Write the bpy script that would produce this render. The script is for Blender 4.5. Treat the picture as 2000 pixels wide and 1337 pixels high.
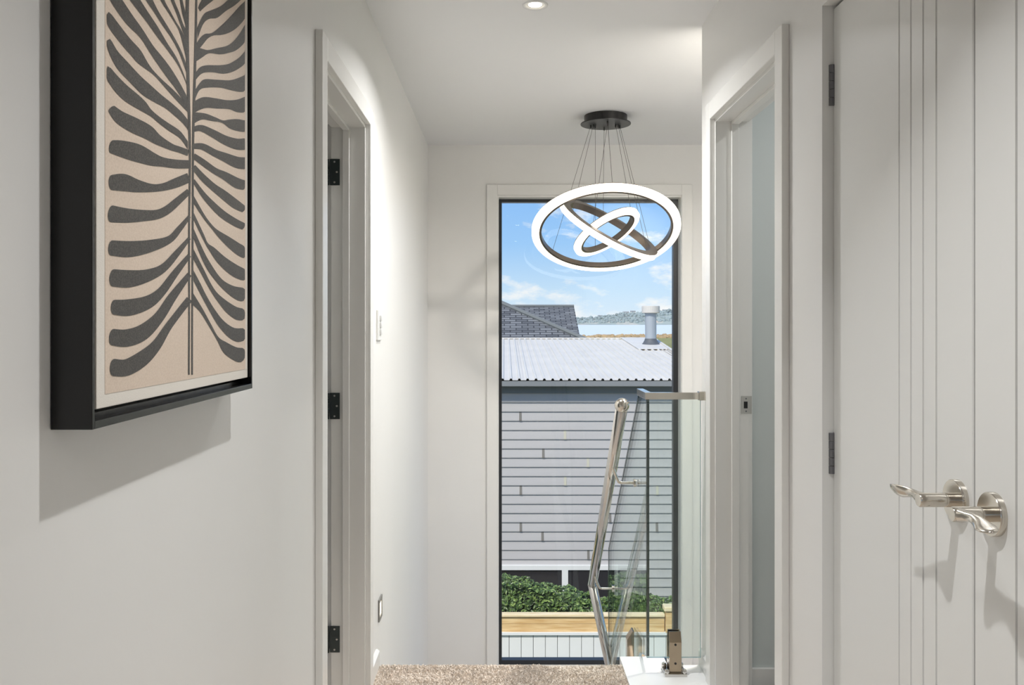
import bpy, bmesh, math, random
from mathutils import Vector, Matrix
random.seed(7)
PI = math.pi

# ------------------------------------------------------------------ clean
for o in list(bpy.data.objects):
    bpy.data.objects.remove(o)
scene = bpy.context.scene
COL = scene.collection

# ------------------------------------------------------------------ camera
F, VX, VY, CZ = 1700.0, 985.0, 630.0, 1.287
cam_d = bpy.data.cameras.new('camera')
cam = bpy.data.objects.new('camera', cam_d)
COL.objects.link(cam)
cam.location = (0, 0, CZ)
cam.rotation_euler = (PI/2, 0, 0)
cam_d.sensor_width = 36
cam_d.lens = F/2000*36
cam_d.shift_x = (1000-VX)/2000
cam_d.shift_y = -(668.5-VY)/2000
cam_d.clip_start = 0.05
cam_d.clip_end = 12000
scene.camera = cam

# ------------------------------------------------------------------ world
world = bpy.data.worlds.new('sky')
scene.world = world
world.use_nodes = True
nt = world.node_tree
nt.nodes.clear()
N = nt.nodes.new
out = N('ShaderNodeOutputWorld'); bg = N('ShaderNodeBackground')
tc = N('ShaderNodeTexCoord'); sep = N('ShaderNodeSeparateXYZ')
nt.links.new(tc.outputs['Generated'], sep.inputs[0])
ramp = N('ShaderNodeValToRGB')
el = ramp.color_ramp.elements
el[0].position = 0.0; el[0].color = (0.76, 0.88, 1.0, 1)
el[1].position = 0.62; el[1].color = (0.12, 0.30, 0.72, 1)
for p, c in ((0.035, (0.60, 0.80, 1.0, 1)), (0.09, (0.36, 0.63, 1.0, 1)), (0.15, (0.27, 0.54, 0.98, 1)), (0.3, (0.2, 0.44, 0.9, 1))):
    e = el.new(p); e.color = c
nt.links.new(sep.outputs['Z'], ramp.inputs[0])
mp = N('ShaderNodeMapping'); mp.inputs['Scale'].default_value = (1, 1, 2.4)
mp.inputs['Location'].default_value = (0.37, 0.1, 0.22)
nt.links.new(tc.outputs['Generated'], mp.inputs[0])
noi = N('ShaderNodeTexNoise'); noi.inputs['Scale'].default_value = 15
noi.inputs['Detail'].default_value = 8; noi.inputs['Roughness'].default_value = 0.58
nt.links.new(mp.outputs[0], noi.inputs['Vector'])
cr = N('ShaderNodeValToRGB')
cr.color_ramp.elements[0].position = 0.52; cr.color_ramp.elements[0].color = (0, 0, 0, 1)
cr.color_ramp.elements[1].position = 0.66; cr.color_ramp.elements[1].color = (1, 1, 1, 1)
nt.links.new(noi.outputs['Fac'], cr.inputs[0])
mix = N('ShaderNodeMixRGB'); mix.inputs[2].default_value = (0.97, 0.98, 1.0, 1)
nt.links.new(cr.outputs[0], mix.inputs[0]); nt.links.new(ramp.outputs[0], mix.inputs[1])
nt.links.new(mix.outputs[0], bg.inputs[0]); bg.inputs[1].default_value = 1.0
nt.links.new(bg.outputs[0], out.inputs[0])

# ------------------------------------------------------------------ sun
sd = bpy.data.lights.new('sun', 'SUN'); sd.energy = 4.0; sd.angle = math.radians(6); sd.color = (1, 0.94, 0.85)
sun = bpy.data.objects.new('sun', sd); COL.objects.link(sun)
sun.rotation_euler = (math.radians(44), 0, math.radians(-28))

# ------------------------------------------------------------------ exposure
vs = scene.view_settings
vs.view_transform = 'Standard'; vs.look = 'None'; vs.gamma = 1; vs.exposure = 0.0
vs.use_curve_mapping = False

# ------------------------------------------------------------------ materials
def new_mat(name):
    m = bpy.data.materials.new(name); m.use_nodes = True
    return m, m.node_tree, m.node_tree.nodes['Principled BSDF']

def srgb(r, g, b):
    f = lambda c: ((c/255)/12.92 if c/255 <= 0.04045 else (((c/255)+0.055)/1.055)**2.4)
    return (f(r), f(g), f(b), 1)

def paint(name, col, rough=0.5, bump=0.0, scale=60, metal=0.0, var=0.0, vscale=3.0, stretch=(1, 1, 1), spec=0.5, coat=0.0):
    m, t, p = new_mat(name)
    p.inputs['Base Color'].default_value = col
    p.inputs['Roughness'].default_value = rough
    p.inputs['Metallic'].default_value = metal
    p.inputs['Specular IOR Level'].default_value = spec
    p.inputs['Coat Weight'].default_value = coat
    co = t.nodes.new('ShaderNodeTexCoord'); ma = t.nodes.new('ShaderNodeMapping')
    ma.inputs['Scale'].default_value = stretch
    t.links.new(co.outputs['Object'], ma.inputs[0])
    if var > 0:
        n = t.nodes.new('ShaderNodeTexNoise'); n.inputs['Scale'].default_value = vscale; n.inputs['Detail'].default_value = 5
        t.links.new(ma.outputs[0], n.inputs['Vector'])
        r = t.nodes.new('ShaderNodeValToRGB')
        r.color_ramp.elements[0].position = 0.3; r.color_ramp.elements[1].position = 0.7
        r.color_ramp.elements[0].color = tuple(c*(1-var) for c in col[:3])+(1,)
        r.color_ramp.elements[1].color = tuple(min(1, c*(1+var)) for c in col[:3])+(1,)
        t.links.new(n.outputs['Fac'], r.inputs[0]); t.links.new(r.outputs[0], p.inputs['Base Color'])
    if bump > 0:
        n2 = t.nodes.new('ShaderNodeTexNoise'); n2.inputs['Scale'].default_value = scale; n2.inputs['Detail'].default_value = 3
        t.links.new(ma.outputs[0], n2.inputs['Vector'])
        b = t.nodes.new('ShaderNodeBump'); b.inputs['Strength'].default_value = bump; b.inputs['Distance'].default_value = 0.004
        t.links.new(n2.outputs['Fac'], b.inputs['Height']); t.links.new(b.outputs[0], p.inputs['Normal'])
    return m

def glass(name, tint, f0=0.04):
    m = bpy.data.materials.new(name); m.use_nodes = True
    t = m.node_tree; t.nodes.clear(); n = t.nodes.new
    o = n('ShaderNodeOutputMaterial'); mx = n('ShaderNodeMixShader'); tr = n('ShaderNodeBsdfTransparent'); gl = n('ShaderNodeBsdfGlossy')
    tr.inputs[0].default_value = tint
    gl.inputs['Roughness'].default_value = 0.0; gl.inputs[0].default_value = (0.92, 0.95, 0.94, 1)
    g = n('ShaderNodeNewGeometry'); d = n('ShaderNodeVectorMath'); d.operation = 'DOT_PRODUCT'
    t.links.new(g.outputs['Incoming'], d.inputs[0]); t.links.new(g.outputs['Normal'], d.inputs[1])
    a = n('ShaderNodeMath'); a.operation = 'ABSOLUTE'; t.links.new(d.outputs['Value'], a.inputs[0])
    s = n('ShaderNodeMath'); s.operation = 'SUBTRACT'; s.inputs[0].default_value = 1; t.links.new(a.outputs[0], s.inputs[1])
    p = n('ShaderNodeMath'); p.operation = 'POWER'; p.inputs[1].default_value = 5; t.links.new(s.outputs[0], p.inputs[0])
    q = n('ShaderNodeMath'); q.operation = 'MULTIPLY_ADD'; q.inputs[1].default_value = 1-f0; q.inputs[2].default_value = f0
    t.links.new(p.outputs[0], q.inputs[0])
    t.links.new(q.outputs[0], mx.inputs[0]); t.links.new(tr.outputs[0], mx.inputs[1]); t.links.new(gl.outputs[0], mx.inputs[2])
    t.links.new(mx.outputs[0], o.inputs[0])
    return m

def emit(name, col, strength):
    m, t, p = new_mat(name)
    p.inputs['Base Color'].default_value = (0.9, 0.88, 0.84, 1)
    p.inputs['Emission Color'].default_value = col
    p.inputs['Emission Strength'].default_value = strength
    return m

def streak(name, c0, c1, stretch, scale=8, rough=0.6):
    m, t, p = new_mat(name)
    co = t.nodes.new('ShaderNodeTexCoord'); ma = t.nodes.new('ShaderNodeMapping'); ma.inputs['Scale'].default_value = stretch
    oi = t.nodes.new('ShaderNodeObjectInfo'); ad = t.nodes.new('ShaderNodeVectorMath'); ad.operation = 'ADD'
    t.links.new(co.outputs['Object'], ad.inputs[0])
    ml = t.nodes.new('ShaderNodeMath'); ml.operation = 'MULTIPLY'; ml.inputs[1].default_value = 37.0
    t.links.new(oi.outputs['Random'], ml.inputs[0]); t.links.new(ml.outputs[0], ad.inputs[1])
    t.links.new(ad.outputs[0], ma.inputs[0])
    n = t.nodes.new('ShaderNodeTexNoise'); n.inputs['Scale'].default_value = scale; n.inputs['Detail'].default_value = 6
    t.links.new(ma.outputs[0], n.inputs['Vector'])
    r = t.nodes.new('ShaderNodeValToRGB'); r.color_ramp.elements[0].position = 0.35; r.color_ramp.elements[1].position = 0.65
    r.color_ramp.elements[0].color = c0; r.color_ramp.elements[1].color = c1
    t.links.new(n.outputs['Fac'], r.inputs[0]); t.links.new(r.outputs[0], p.inputs['Base Color'])
    p.inputs['Roughness'].default_value = rough
    return m

M = {}
M['wall'] = paint('wall_paint', srgb(233, 232, 229), 0.42, 0.035, 90, var=0.012, vscale=2, spec=0.42)
M['ceil'] = paint('ceiling_paint', srgb(238, 238, 238), 0.85, 0.02, 120)
M['enamel'] = paint('white_enamel', srgb(235, 234, 230), 0.27, 0.015, 40, spec=0.5)
M['door'] = paint('door_enamel', srgb(230, 230, 227), 0.33, 0.02, 50)
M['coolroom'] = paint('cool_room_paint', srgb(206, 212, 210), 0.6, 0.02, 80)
M['ledge'] = paint('ledge_enamel', srgb(246, 246, 244), 0.25)
M['carpet'] = paint('carpet_base', srgb(216, 205, 194), 0.95, 0.6, 260, var=0.16, vscale=160)
M['pile'] = paint('carpet_pile', srgb(236, 225, 213), 0.95, 0, var=0.1, vscale=40)
M['tile'] = paint('dark_floor', srgb(70, 66, 60), 0.4, var=0.1)
M['black'] = paint('black_frame_satin', srgb(6, 6, 8), 0.25, spec=0.5)
M['winframe'] = paint('window_frame_dark', srgb(38, 40, 43), 0.35)
M['hinge_dark'] = paint('hinge_dark_metal', srgb(70, 76, 76), 0.35, metal=0.9, var=0.1, vscale=30)
M['hinge_grey'] = paint('hinge_grey_metal', srgb(120, 120, 124), 0.35, metal=0.9)
M['steel'] = paint('satin_steel', srgb(190, 188, 184), 0.3, metal=1.0)
M['nickel'] = paint('brushed_nickel', srgb(206, 200, 190), 0.16, metal=1.0)
M['chrome'] = paint('polished_stainless', srgb(205, 202, 198), 0.08, metal=1.0)
M['bronze'] = paint('mirror_stainless', srgb(158, 142, 122), 0.12, metal=1.0)
M['hole'] = paint('dark_hole', srgb(14, 14, 14), 0.6)
M['plastic'] = paint('white_plastic', srgb(236, 236, 232), 0.3)
M['plastic_grey'] = paint('grey_plastic', srgb(128, 126, 122), 0.4)
M['rocker'] = paint('rocker_plastic', srgb(196, 194, 190), 0.35)
M['canvas_edge'] = paint('canvas_white', srgb(232, 226, 216), 0.7, 0.15, 500)
M['glass'] = glass('window_glass', (0.98, 0.99, 0.985, 1), 0.018)
M['bal_glass'] = glass('balustrade_glass', (0.93, 0.97, 0.95, 1))
M['glass_edge'] = paint('glass_edge_green', srgb(34, 52, 52), 0.1, spec=0.6)  # dark copy of the edge, internal reflection painted as colour
M['glass_edge_lit'] = paint('glass_edge_polished', srgb(150, 178, 186), 0.08, spec=0.8)  # pale copy of the edge, caught light painted in
M['lamp_black'] = paint('lamp_black', srgb(15, 14, 14), 0.35)
M['ring_metal'] = paint('ring_bronze_metal', srgb(120, 112, 104), 0.35, metal=0.7)
M['ring_light'] = emit('ring_acrylic', (1.0, 0.87, 0.70, 1), 2.2)
M['wire'] = paint('wire_steel', srgb(90, 86, 82), 0.4, metal=0.6)
M['bulb'] = emit('downlight_led', (1.0, 0.9, 0.72, 1), 14)
M['steplens'] = emit('step_light_lens', (1.0, 0.85, 0.6, 1), 2.0)
M['metal_white'] = paint('white_metal', srgb(238, 238, 236), 0.35)
# outdoors
M['board'] = paint('weatherboard_paint', srgb(182, 179, 178), 0.55, var=0.05, vscale=1.2, stretch=(0.4, 1, 6))
M['soaker'] = paint('soaker_metal', srgb(118, 114, 108), 0.5)
M['soaker_light'] = paint('soaker_pale', srgb(190, 186, 168), 0.5)
M['gutter'] = paint('gutter_grey', srgb(134, 136, 138), 0.4)
M['frieze'] = paint('frieze_grey', srgb(112, 118, 121), 0.6)  # eave shade painted into this grey
M['roof'] = paint('roof_steel_pale', srgb(220, 214, 204), 0.5, var=0.05, vscale=1.5)
M['roof_dark'] = paint('roof_rib_lap', srgb(120, 122, 122), 0.5)
M['flue'] = paint('flue_galvanised', srgb(172, 178, 184), 0.45, metal=0.3)
M['flue_cap'] = paint('flue_cap_pale', srgb(205, 200, 192), 0.5)
M['boot'] = paint('flue_boot_rubber', srgb(84, 88, 94), 0.6)
M['timber'] = streak('pine_timber', srgb(206, 164, 106), srgb(232, 200, 148), (1.2, 8, 14), 3)
M['timber_cap'] = streak('pine_cap', srgb(230, 205, 160), srgb(246, 228, 192), (1.2, 8, 14), 3)
M['fence_white'] = paint('fence_white', srgb(226, 226, 224), 0.6, var=0.02)
M['fence_joint'] = paint('fence_joint', srgb(120, 120, 118), 0.8)
M['grass'] = paint('lawn', srgb(140, 138, 80), 0.9, var=0.2, vscale=0.05)
M['soil'] = paint('soil', srgb(96, 84, 70), 0.95, var=0.2)
M['reed'] = paint('reeds', srgb(172, 146, 108), 0.9, var=0.25, vscale=0.05)
M['sea'] = paint('sea_water', srgb(222, 228, 230), 0.5, 0, spec=0.35)
M['hill'] = None
M['farhouse'] = paint('far_house_white', srgb(226, 224, 214), 0.7)
M['farroof'] = paint('far_roof', srgb(150, 150, 150), 0.7)
M['concrete'] = paint('concrete', srgb(168, 164, 158), 0.9, var=0.1)
M['brick'] = paint('house_cladding', srgb(150, 140, 132), 0.9)

def leaf_mat():
    m, t, p = new_mat('hedge_leaf')
    g = t.nodes.new('ShaderNodeNewGeometry'); r = t.nodes.new('ShaderNodeValToRGB')
    e = r.color_ramp.elements
    e[0].position = 0; e[0].color = srgb(44, 62, 30); e[1].position = 1; e[1].color = srgb(142, 164, 92)
    k = e.new(0.45); k.color = srgb(74, 98, 50); k = e.new(0.8); k.color = srgb(104, 130, 66)
    t.links.new(g.outputs['Random Per Island'], r.inputs[0]); t.links.new(r.outputs[0], p.inputs['Base Color'])
    p.inputs['Roughness'].default_value = 0.4
    return m
M['leaf'] = leaf_mat()

def print_mat(name, c0, c1, scale):
    m, t, p = new_mat(name)
    co = t.nodes.new('ShaderNodeTexCoord'); n = t.nodes.new('ShaderNodeTexNoise')
    n.inputs['Scale'].default_value = scale; n.inputs['Detail'].default_value = 2
    t.links.new(co.outputs['Object'], n.inputs['Vector'])
    r = t.nodes.new('ShaderNodeValToRGB'); r.color_ramp.elements[0].position = 0.35; r.color_ramp.elements[1].position = 0.65
    r.color_ramp.elements[0].color = c0; r.color_ramp.elements[1].color = c1
    t.links.new(n.outputs['Fac'], r.inputs[0]); t.links.new(r.outputs[0], p.inputs['Base Color'])
    p.inputs['Roughness'].default_value = 0.55
    return m
M['paper'] = print_mat('print_beige', srgb(216, 197, 178), srgb(226, 208, 190), 400)
M['ink'] = print_mat('print_ink', srgb(56, 54, 50), srgb(92, 88, 83), 620)

def shingle_mat():
    m, t, p = new_mat('shingle')
    co = t.nodes.new('ShaderNodeTexCoord'); ma = t.nodes.new('ShaderNodeMapping')
    ma.inputs['Scale'].default_value = (1, 1, 1)
    t.links.new(co.outputs['UV'], ma.inputs[0])
    b = t.nodes.new('ShaderNodeTexBrick'); b.inputs['Scale'].default_value = 1
    b.inputs['Brick Width'].default_value = 0.34; b.inputs['Row Height'].default_value = 0.13
    b.inputs['Mortar Size'].default_value = 0.016
    b.inputs['Color1'].default_value = srgb(128, 130, 132); b.inputs['Color2'].default_value = srgb(86, 88, 92)
    b.inputs['Mortar'].default_value = srgb(52, 54, 58)
    t.links.new(ma.outputs[0], b.inputs['Vector'])
    t.links.new(b.outputs['Color'], p.inputs['Base Color'])
    bu = t.nodes.new('ShaderNodeBump'); bu.inputs['Strength'].default_value = 0.6; bu.inputs['Distance'].default_value = 0.03; bu.invert = True
    t.links.new(b.outputs['Fac'], bu.inputs['Height']); t.links.new(bu.outputs[0], p.inputs['Normal'])
    p.inputs['Roughness'].default_value = 0.85
    return m
M['shingle'] = shingle_mat()
M['ridgecap'] = paint('ridge_cap', srgb(112, 116, 116), 0.7)

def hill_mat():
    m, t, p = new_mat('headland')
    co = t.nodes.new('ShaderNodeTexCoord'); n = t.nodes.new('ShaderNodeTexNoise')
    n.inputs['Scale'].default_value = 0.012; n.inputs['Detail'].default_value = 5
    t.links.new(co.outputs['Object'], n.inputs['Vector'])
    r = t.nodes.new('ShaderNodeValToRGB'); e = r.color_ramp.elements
    e[0].position = 0.3; e[0].color = srgb(150, 158, 158); e[1].position = 0.66; e[1].color = srgb(212, 184, 168)  # distance haze mixed into these pale tones
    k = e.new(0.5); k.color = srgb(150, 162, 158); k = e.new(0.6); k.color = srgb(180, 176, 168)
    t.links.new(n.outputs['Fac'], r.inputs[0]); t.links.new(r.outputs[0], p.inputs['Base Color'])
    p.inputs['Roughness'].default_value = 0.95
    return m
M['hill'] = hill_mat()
M['fartree'] = paint('far_trees', srgb(142, 154, 154), 0.95, var=0.14, vscale=0.02)  # tree colour paled to hold the haze

# ------------------------------------------------------------------ helpers
def P(x, y, d):
    """point at depth d that lies on the line of sight of photo pixel (x, y)"""
    return Vector(((x-VX)*d/F, d, CZ-(y-VY)*d/F))

def box(bm, x0, x1, y0, y1, z0, z1):
    v = [bm.verts.new(c) for c in ((x0, y0, z0), (x1, y0, z0), (x1, y1, z0), (x0, y1, z0), (x0, y0, z1), (x1, y0, z1), (x1, y1, z1), (x0, y1, z1))]
    for f in ((3, 2, 1, 0), (4, 5, 6, 7), (0, 1, 5, 4), (1, 2, 6, 5), (2, 3, 7, 6), (3, 0, 4, 7)):
        bm.faces.new([v[i] for i in f])

def ob(name, bm, mat, parent=None, bevel=0.0, smooth=False, mats=None):
    if bevel > 0:
        bmesh.ops.remove_doubles(bm, verts=bm.verts, dist=1e-6)
        bmesh.ops.bevel(bm, geom=list(bm.edges), offset=bevel, segments=2, profile=0.6, affect='EDGES', clamp_overlap=True)
    bmesh.ops.recalc_face_normals(bm, faces=bm.faces)
    me = bpy.data.meshes.new(name); bm.to_mesh(me); bm.free()
    for mm in (mats or [mat]):
        me.materials.append(M[mm])
    if smooth:
        for p in me.polygons: p.use_smooth = True
    o = bpy.data.objects.new(name, me); COL.objects.link(o)
    if parent is not None:
        o.parent = parent
        o.matrix_parent_inverse = parent.matrix_world.inverted() if parent.type != 'EMPTY' else Matrix.Translation(parent.location).inverted()
    return o

def obox(name, c, mat, parent=None, bevel=0.0):
    bm = bmesh.new(); box(bm, *c); return ob(name, bm, mat, parent, bevel)

def tag(o, label, cat, group=None, kind=None):
    o['label'] = label; o['category'] = cat
    if group: o['group'] = group
    if kind: o['kind'] = kind
    return o

def empty(name, loc, label, cat, group=None, kind=None):
    o = bpy.data.objects.new(name, None); COL.objects.link(o); o.location = loc
    o.empty_display_size = 0.05
    return tag(o, label, cat, group, kind)

def struct(o, label, cat):
    return tag(o, label, cat, None, 'structure')

def tube(bm, pts, r, seg=10, caps=True):
    pts = [Vector(p) for p in pts]; rings = []
    up = None
    for i, p in enumerate(pts):
        if i == 0: t = pts[1]-p
        elif i == len(pts)-1: t = p-pts[i-1]
        else: t = (pts[i+1]-p).normalized()+(p-pts[i-1]).normalized()
        t.normalize()
        if up is None:
            up = Vector((0, 0, 1)) if abs(t.z) < 0.9 else Vector((1, 0, 0))
        a = t.cross(up).normalized(); b = a.cross(t).normalized(); up = b
        rr = r[i] if isinstance(r, (list, tuple)) else r
        rings.append([bm.verts.new(p+a*math.cos(2*PI*k/seg)*rr+b*math.sin(2*PI*k/seg)*rr) for k in range(seg)])
    for q in range(len(rings)-1):
        for k in range(seg):
            bm.faces.new((rings[q][k], rings[q][(k+1) % seg], rings[q+1][(k+1) % seg], rings[q+1][k]))
    if caps:
        bm.faces.new(rings[0][::-1]); bm.faces.new(rings[-1])

def lathe(bm, prof, mat4, seg=32, closed=False):
    """prof: list of (r, h) turned around local z, placed by a matrix"""
    rings = []
    for r, h in prof:
        if r < 1e-6: rings.append([bm.verts.new(mat4 @ Vector((0, 0, h)))])
        else: rings.append([bm.verts.new(mat4 @ Vector((r*math.cos(2*PI*k/seg), r*math.sin(2*PI*k/seg), h))) for k in range(seg)])
    prs = list(zip(rings[:-1], rings[1:]))
    if closed: prs.append((rings[-1], rings[0]))
    for a, b in prs:
        for k in range(seg):
            k2 = (k+1) % seg
            if len(a) == 1 and len(b) == 1: continue
            if len(a) == 1: bm.faces.new((a[0], b[k], b[k2]))
            elif len(b) == 1: bm.faces.new((a[k], b[0], a[k2]))
            else: bm.faces.new((a[k], b[k], b[k2], a[k2]))

def prism(bm, poly, axis, a0, a1):
    """poly of 2D points extruded along axis 'x','y' or 'z' """
    def mk(p, a):
        return {'x': (a, p[0], p[1]), 'y': (p[0], a, p[1]), 'z': (p[0], p[1], a)}[axis]
    A = [bm.verts.new(mk(p, a0)) for p in poly]; B = [bm.verts.new(mk(p, a1)) for p in poly]
    n = len(poly)
    for i in range(n):
        bm.faces.new((A[i], A[(i+1) % n], B[(i+1) % n], B[i]))
    bm.faces.new(A[::-1]); bm.faces.new(B)

# ================================================================== THE HOUSE SHELL
WL, WR = -0.48, 0.741          # faces of the hall walls
H = 2.40
FAR = 5.45                     # window wall of the stairwell
TOP = 3.29                     # edge of the landing
LB = -2.8                      # lower storey floor
L0, L1, LH = 2.262, 3.003, 1.975     # left doorway
R0, R1, RH = 2.318, 3.062, 2.008     # right doorway
C0, C1, CH = 0.81, 2.031, 2.028      # cupboard opening
T = 0.11

bm = bmesh.new()
box(bm, -3.7, 2.3, -5.1, TOP-0.02, -0.26, -0.004)
box(bm, -3.7, WL-T, TOP-0.02, 5.56, -0.26, -0.004)
struct(ob('floor', bm, 'carpet'), 'beige carpeted upstairs landing floor of the hall', 'floor')
bm = bmesh.new(); box(bm, -3.8, 2.4, -5.2, 5.7, H, H+0.2)
struct(ob('ceiling', bm, 'ceil'), 'flat white ceiling over hall and stairwell', 'ceiling')

bm = bmesh.new()
box(bm, WL-T, WL, -0.3, L0, -0.004, H)
box(bm, WL-T, WL, L0, L1, LH, H)
box(bm, WL-T, WL, L1, FAR, LB, H)
struct(ob('wall_left', bm, 'wall'), 'long off-white left hall wall with a doorway', 'wall')
bm = bmesh.new()
box(bm, WR, WR+T, -0.3, C0, -0.004, H)
box(bm, WR, WR+T, C0, C1, CH, H)
box(bm, WR, WR+T, C1, R0, -0.004, H)
box(bm, WR, WR+T, R0, R1, RH, H)
box(bm, WR, WR+T, R1, 3.263, -0.004, H)
struct(ob('wall_right', bm, 'wall'), 'off-white right hall wall with doorway and cupboard opening', 'wall')

# window wall of the stairwell
WX0, WX1, WZ0, WZ1 = -0.047, 1.112, -0.905, 2.088
bm = bmesh.new()
box(bm, -3.7, WX0, FAR, 5.60, LB, H)
box(bm, WX1, 2.3, FAR, 5.60, LB, H)
box(bm, WX0, WX1, FAR, 5.60, WZ1, H)
box(bm, WX0, WX1, FAR, 5.60, LB, WZ0)
struct(ob('wall_front', bm, 'wall'), 'cream end wall of the stairwell around the tall window', 'wall')
bm = bmesh.new()
box(bm, 1.85, 1.96, 3.263, 3.45, LB, H); box(bm, 1.85, 1.96, 4.75, FAR, LB, H)
box(bm, 1.85, 1.96, 3.45, 4.75, LB, -0.9); box(bm, 1.85, 1.96, 3.45, 4.75, 2.1, H)
box(bm, WR+T, 1.85, 3.125, 3.263, LB, H)
struct(ob('wall_stairwell', bm, 'wall'), 'off-white right side wall of the stairwell', 'wall')
bm = bmesh.new(); box(bm, WL, 1.85, 3.26, FAR, LB-0.2, LB)
struct(ob('floor_lower', bm, 'carpet'), 'lower storey floor at the foot of the stairs', 'floor')
bm = bmesh.new(); box(bm, WL, 1.85, 3.16, 3.262, LB, -0.26)
struct(ob('wall_understair', bm, 'wall'), 'wall under the edge of the landing', 'wall')

# rooms around the hall (closed, some with an added daylight window)
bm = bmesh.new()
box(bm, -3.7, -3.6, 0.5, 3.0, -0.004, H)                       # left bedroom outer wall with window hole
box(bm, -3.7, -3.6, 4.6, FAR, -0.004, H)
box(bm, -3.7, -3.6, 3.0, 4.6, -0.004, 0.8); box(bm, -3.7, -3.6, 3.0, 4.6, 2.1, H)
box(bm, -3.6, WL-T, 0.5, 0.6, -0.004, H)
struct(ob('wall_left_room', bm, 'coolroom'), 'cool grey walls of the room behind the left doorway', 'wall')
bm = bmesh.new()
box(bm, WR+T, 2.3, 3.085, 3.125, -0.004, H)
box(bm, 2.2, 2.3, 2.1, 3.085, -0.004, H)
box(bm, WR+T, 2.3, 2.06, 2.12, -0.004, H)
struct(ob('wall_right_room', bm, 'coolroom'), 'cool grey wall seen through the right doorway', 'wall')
bm = bmesh.new()
box(bm, 1.40, 1.46, 0.7, 2.06, -0.004, H); box(bm, WR+T, 1.46, 0.66, 0.72, -0.004, H)
struct(ob('wall_cupboard', bm, 'wall'), 'inner walls of the hall cupboard', 'wall')
bm = bmesh.new()
box(bm, -3.7, WL, -0.4, -0.3, -0.004, H); box(bm, WR, 2.3, -0.4, -0.3, -0.004, H)
box(bm, -3.7, -3.6, -5.1, -0.4, -0.004, H); box(bm, 2.2, 2.3, -5.1, -0.4, -0.004, H)
box(bm, -3.7, -3.2, -5.2, -5.1, -0.004, H); box(bm, -1.2, 2.3, -5.2, -5.1, -0.004, H)
box(bm, -3.2, -1.2, -5.2, -5.1, 2.25, H)
struct(ob('wall_back', bm, 'wall'), 'white walls of the living room behind the hall', 'wall')
bm = bmesh.new()
box(bm, WR+T, 2.2, 2.12, 3.085, -0.004, 0.002)
struct(ob('floor_right_room', bm, 'tile'), 'dark floor inside the right doorway', 'floor')

# unseen glazed openings added to let daylight into the other rooms
w2 = empty('window_2', (-2.2, -5.15, 0), 'glazed doors of the living room behind', 'window', None, 'structure')
for i in range(2):
    x = -3.2+i*1.0
    bm = bmesh.new(); box(bm, x+0.05, x+1.0-0.05, -5.16, -5.15, 0.05, 2.2); ob('pane', bm, 'glass', w2)
    bm = bmesh.new()
    for c in ((x, x+0.05, -5.18, -5.12, 0, 2.25), (x+1.0-0.05, x+1.0, -5.18, -5.12, 0, 2.25), (x+0.05, x+1.0-0.05, -5.18, -5.12, 0, 0.05), (x+0.05, x+1.0-0.05, -5.18, -5.12, 2.2, 2.25)):
        box(bm, *c)
    ob('window_frame', bm, 'winframe', w2)
w3 = empty('window_3', (-3.65, 3.8, 0.8), 'window of the room behind the left doorway', 'window', None, 'structure')  # unseen opening, put here to bring in daylight
bm = bmesh.new(); box(bm, -3.655, -3.645, 3.05, 4.55, 0.85, 2.05); ob('pane', bm, 'glass', w3)
bm = bmesh.new()
for c in ((-3.68, -3.62, 3.0, 3.05, 0.8, 2.1), (-3.68, -3.62, 4.55, 4.6, 0.8, 2.1), (-3.68, -3.62, 3.05, 4.55, 0.8, 0.85), (-3.68, -3.62, 3.05, 4.55, 2.05, 2.1)):
    box(bm, *c)
ob('window_frame', bm, 'winframe', w3)

w4 = empty('window_4', (1.9, 4.1, -0.9), 'side window of the stairwell hidden behind the right wall', 'window', None, 'structure')  # added out of view to brighten the left stairwell wall
obox('pane', (1.9, 1.908, 3.5, 4.7, -0.85, 2.05), 'glass', w4)
bm = bmesh.new()
for c in ((1.87, 1.94, 3.45, 3.5, -0.9, 2.1), (1.87, 1.94, 4.7, 4.75, -0.9, 2.1), (1.87, 1.94, 3.5, 4.7, -0.9, -0.85), (1.87, 1.94, 3.5, 4.7, 2.05, 2.1)):
    box(bm, *c)
ob('window_frame', bm, 'winframe', w4)

# ------------------------------------------------------------------ tall stairwell window
w1 = empty('window_1', (0.53, 5.5, WZ0), 'tall narrow stairwell window in a thin black frame', 'window', None, 'structure')
FY0, FY1 = 5.535, 5.585
FX0, FX1, FZ0, FZ1 = -0.035, 1.105, -0.885, 2.072
bm = bmesh.new()
b = 0.019
box(bm, FX0, FX0+b, FY0, FY1, FZ0, FZ1); box(bm, FX1-0.03, FX1, FY0, FY1, FZ0, FZ1)
box(bm, FX0+b, FX1-0.03, FY0, FY1, FZ1-b, FZ1); box(bm, FX0+b, FX1-0.03, FY0, FY1, FZ0, FZ0+0.028)
ob('window_frame', bm, 'winframe', w1)
obox('pane', (FX0+b-0.004, FX1-0.026, 5.556, 5.564, FZ0+0.024, FZ1-b+0.004), 'glass', w1)
bm = bmesh.new()                                            # reveal liner
box(bm, WX0, WX0+0.012, FAR-0.001, 5.60, WZ0, WZ1); box(bm, WX1-0.007, WX1, FAR-0.001, 5.60, WZ0, WZ1)
box(bm, WX0+0.012, WX1-0.007, FAR-0.001, 5.60, WZ1-0.016, WZ1)
box(bm, WX0+0.012, WX1-0.007, FAR-0.001, 5.60, WZ0, WZ0+0.02)
ob('reveal', bm, 'enamel', w1)
aw = 0.062
for c in ((WX0-aw, WX0+0.004, WZ0-aw, WZ1+aw), (WX1-0.004, WX1+aw, WZ0-aw, WZ1+aw)):
    obox('architrave', (c[0], c[1], FAR-0.018, FAR, c[2], c[3]), 'enamel', w1, 0.003)
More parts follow.
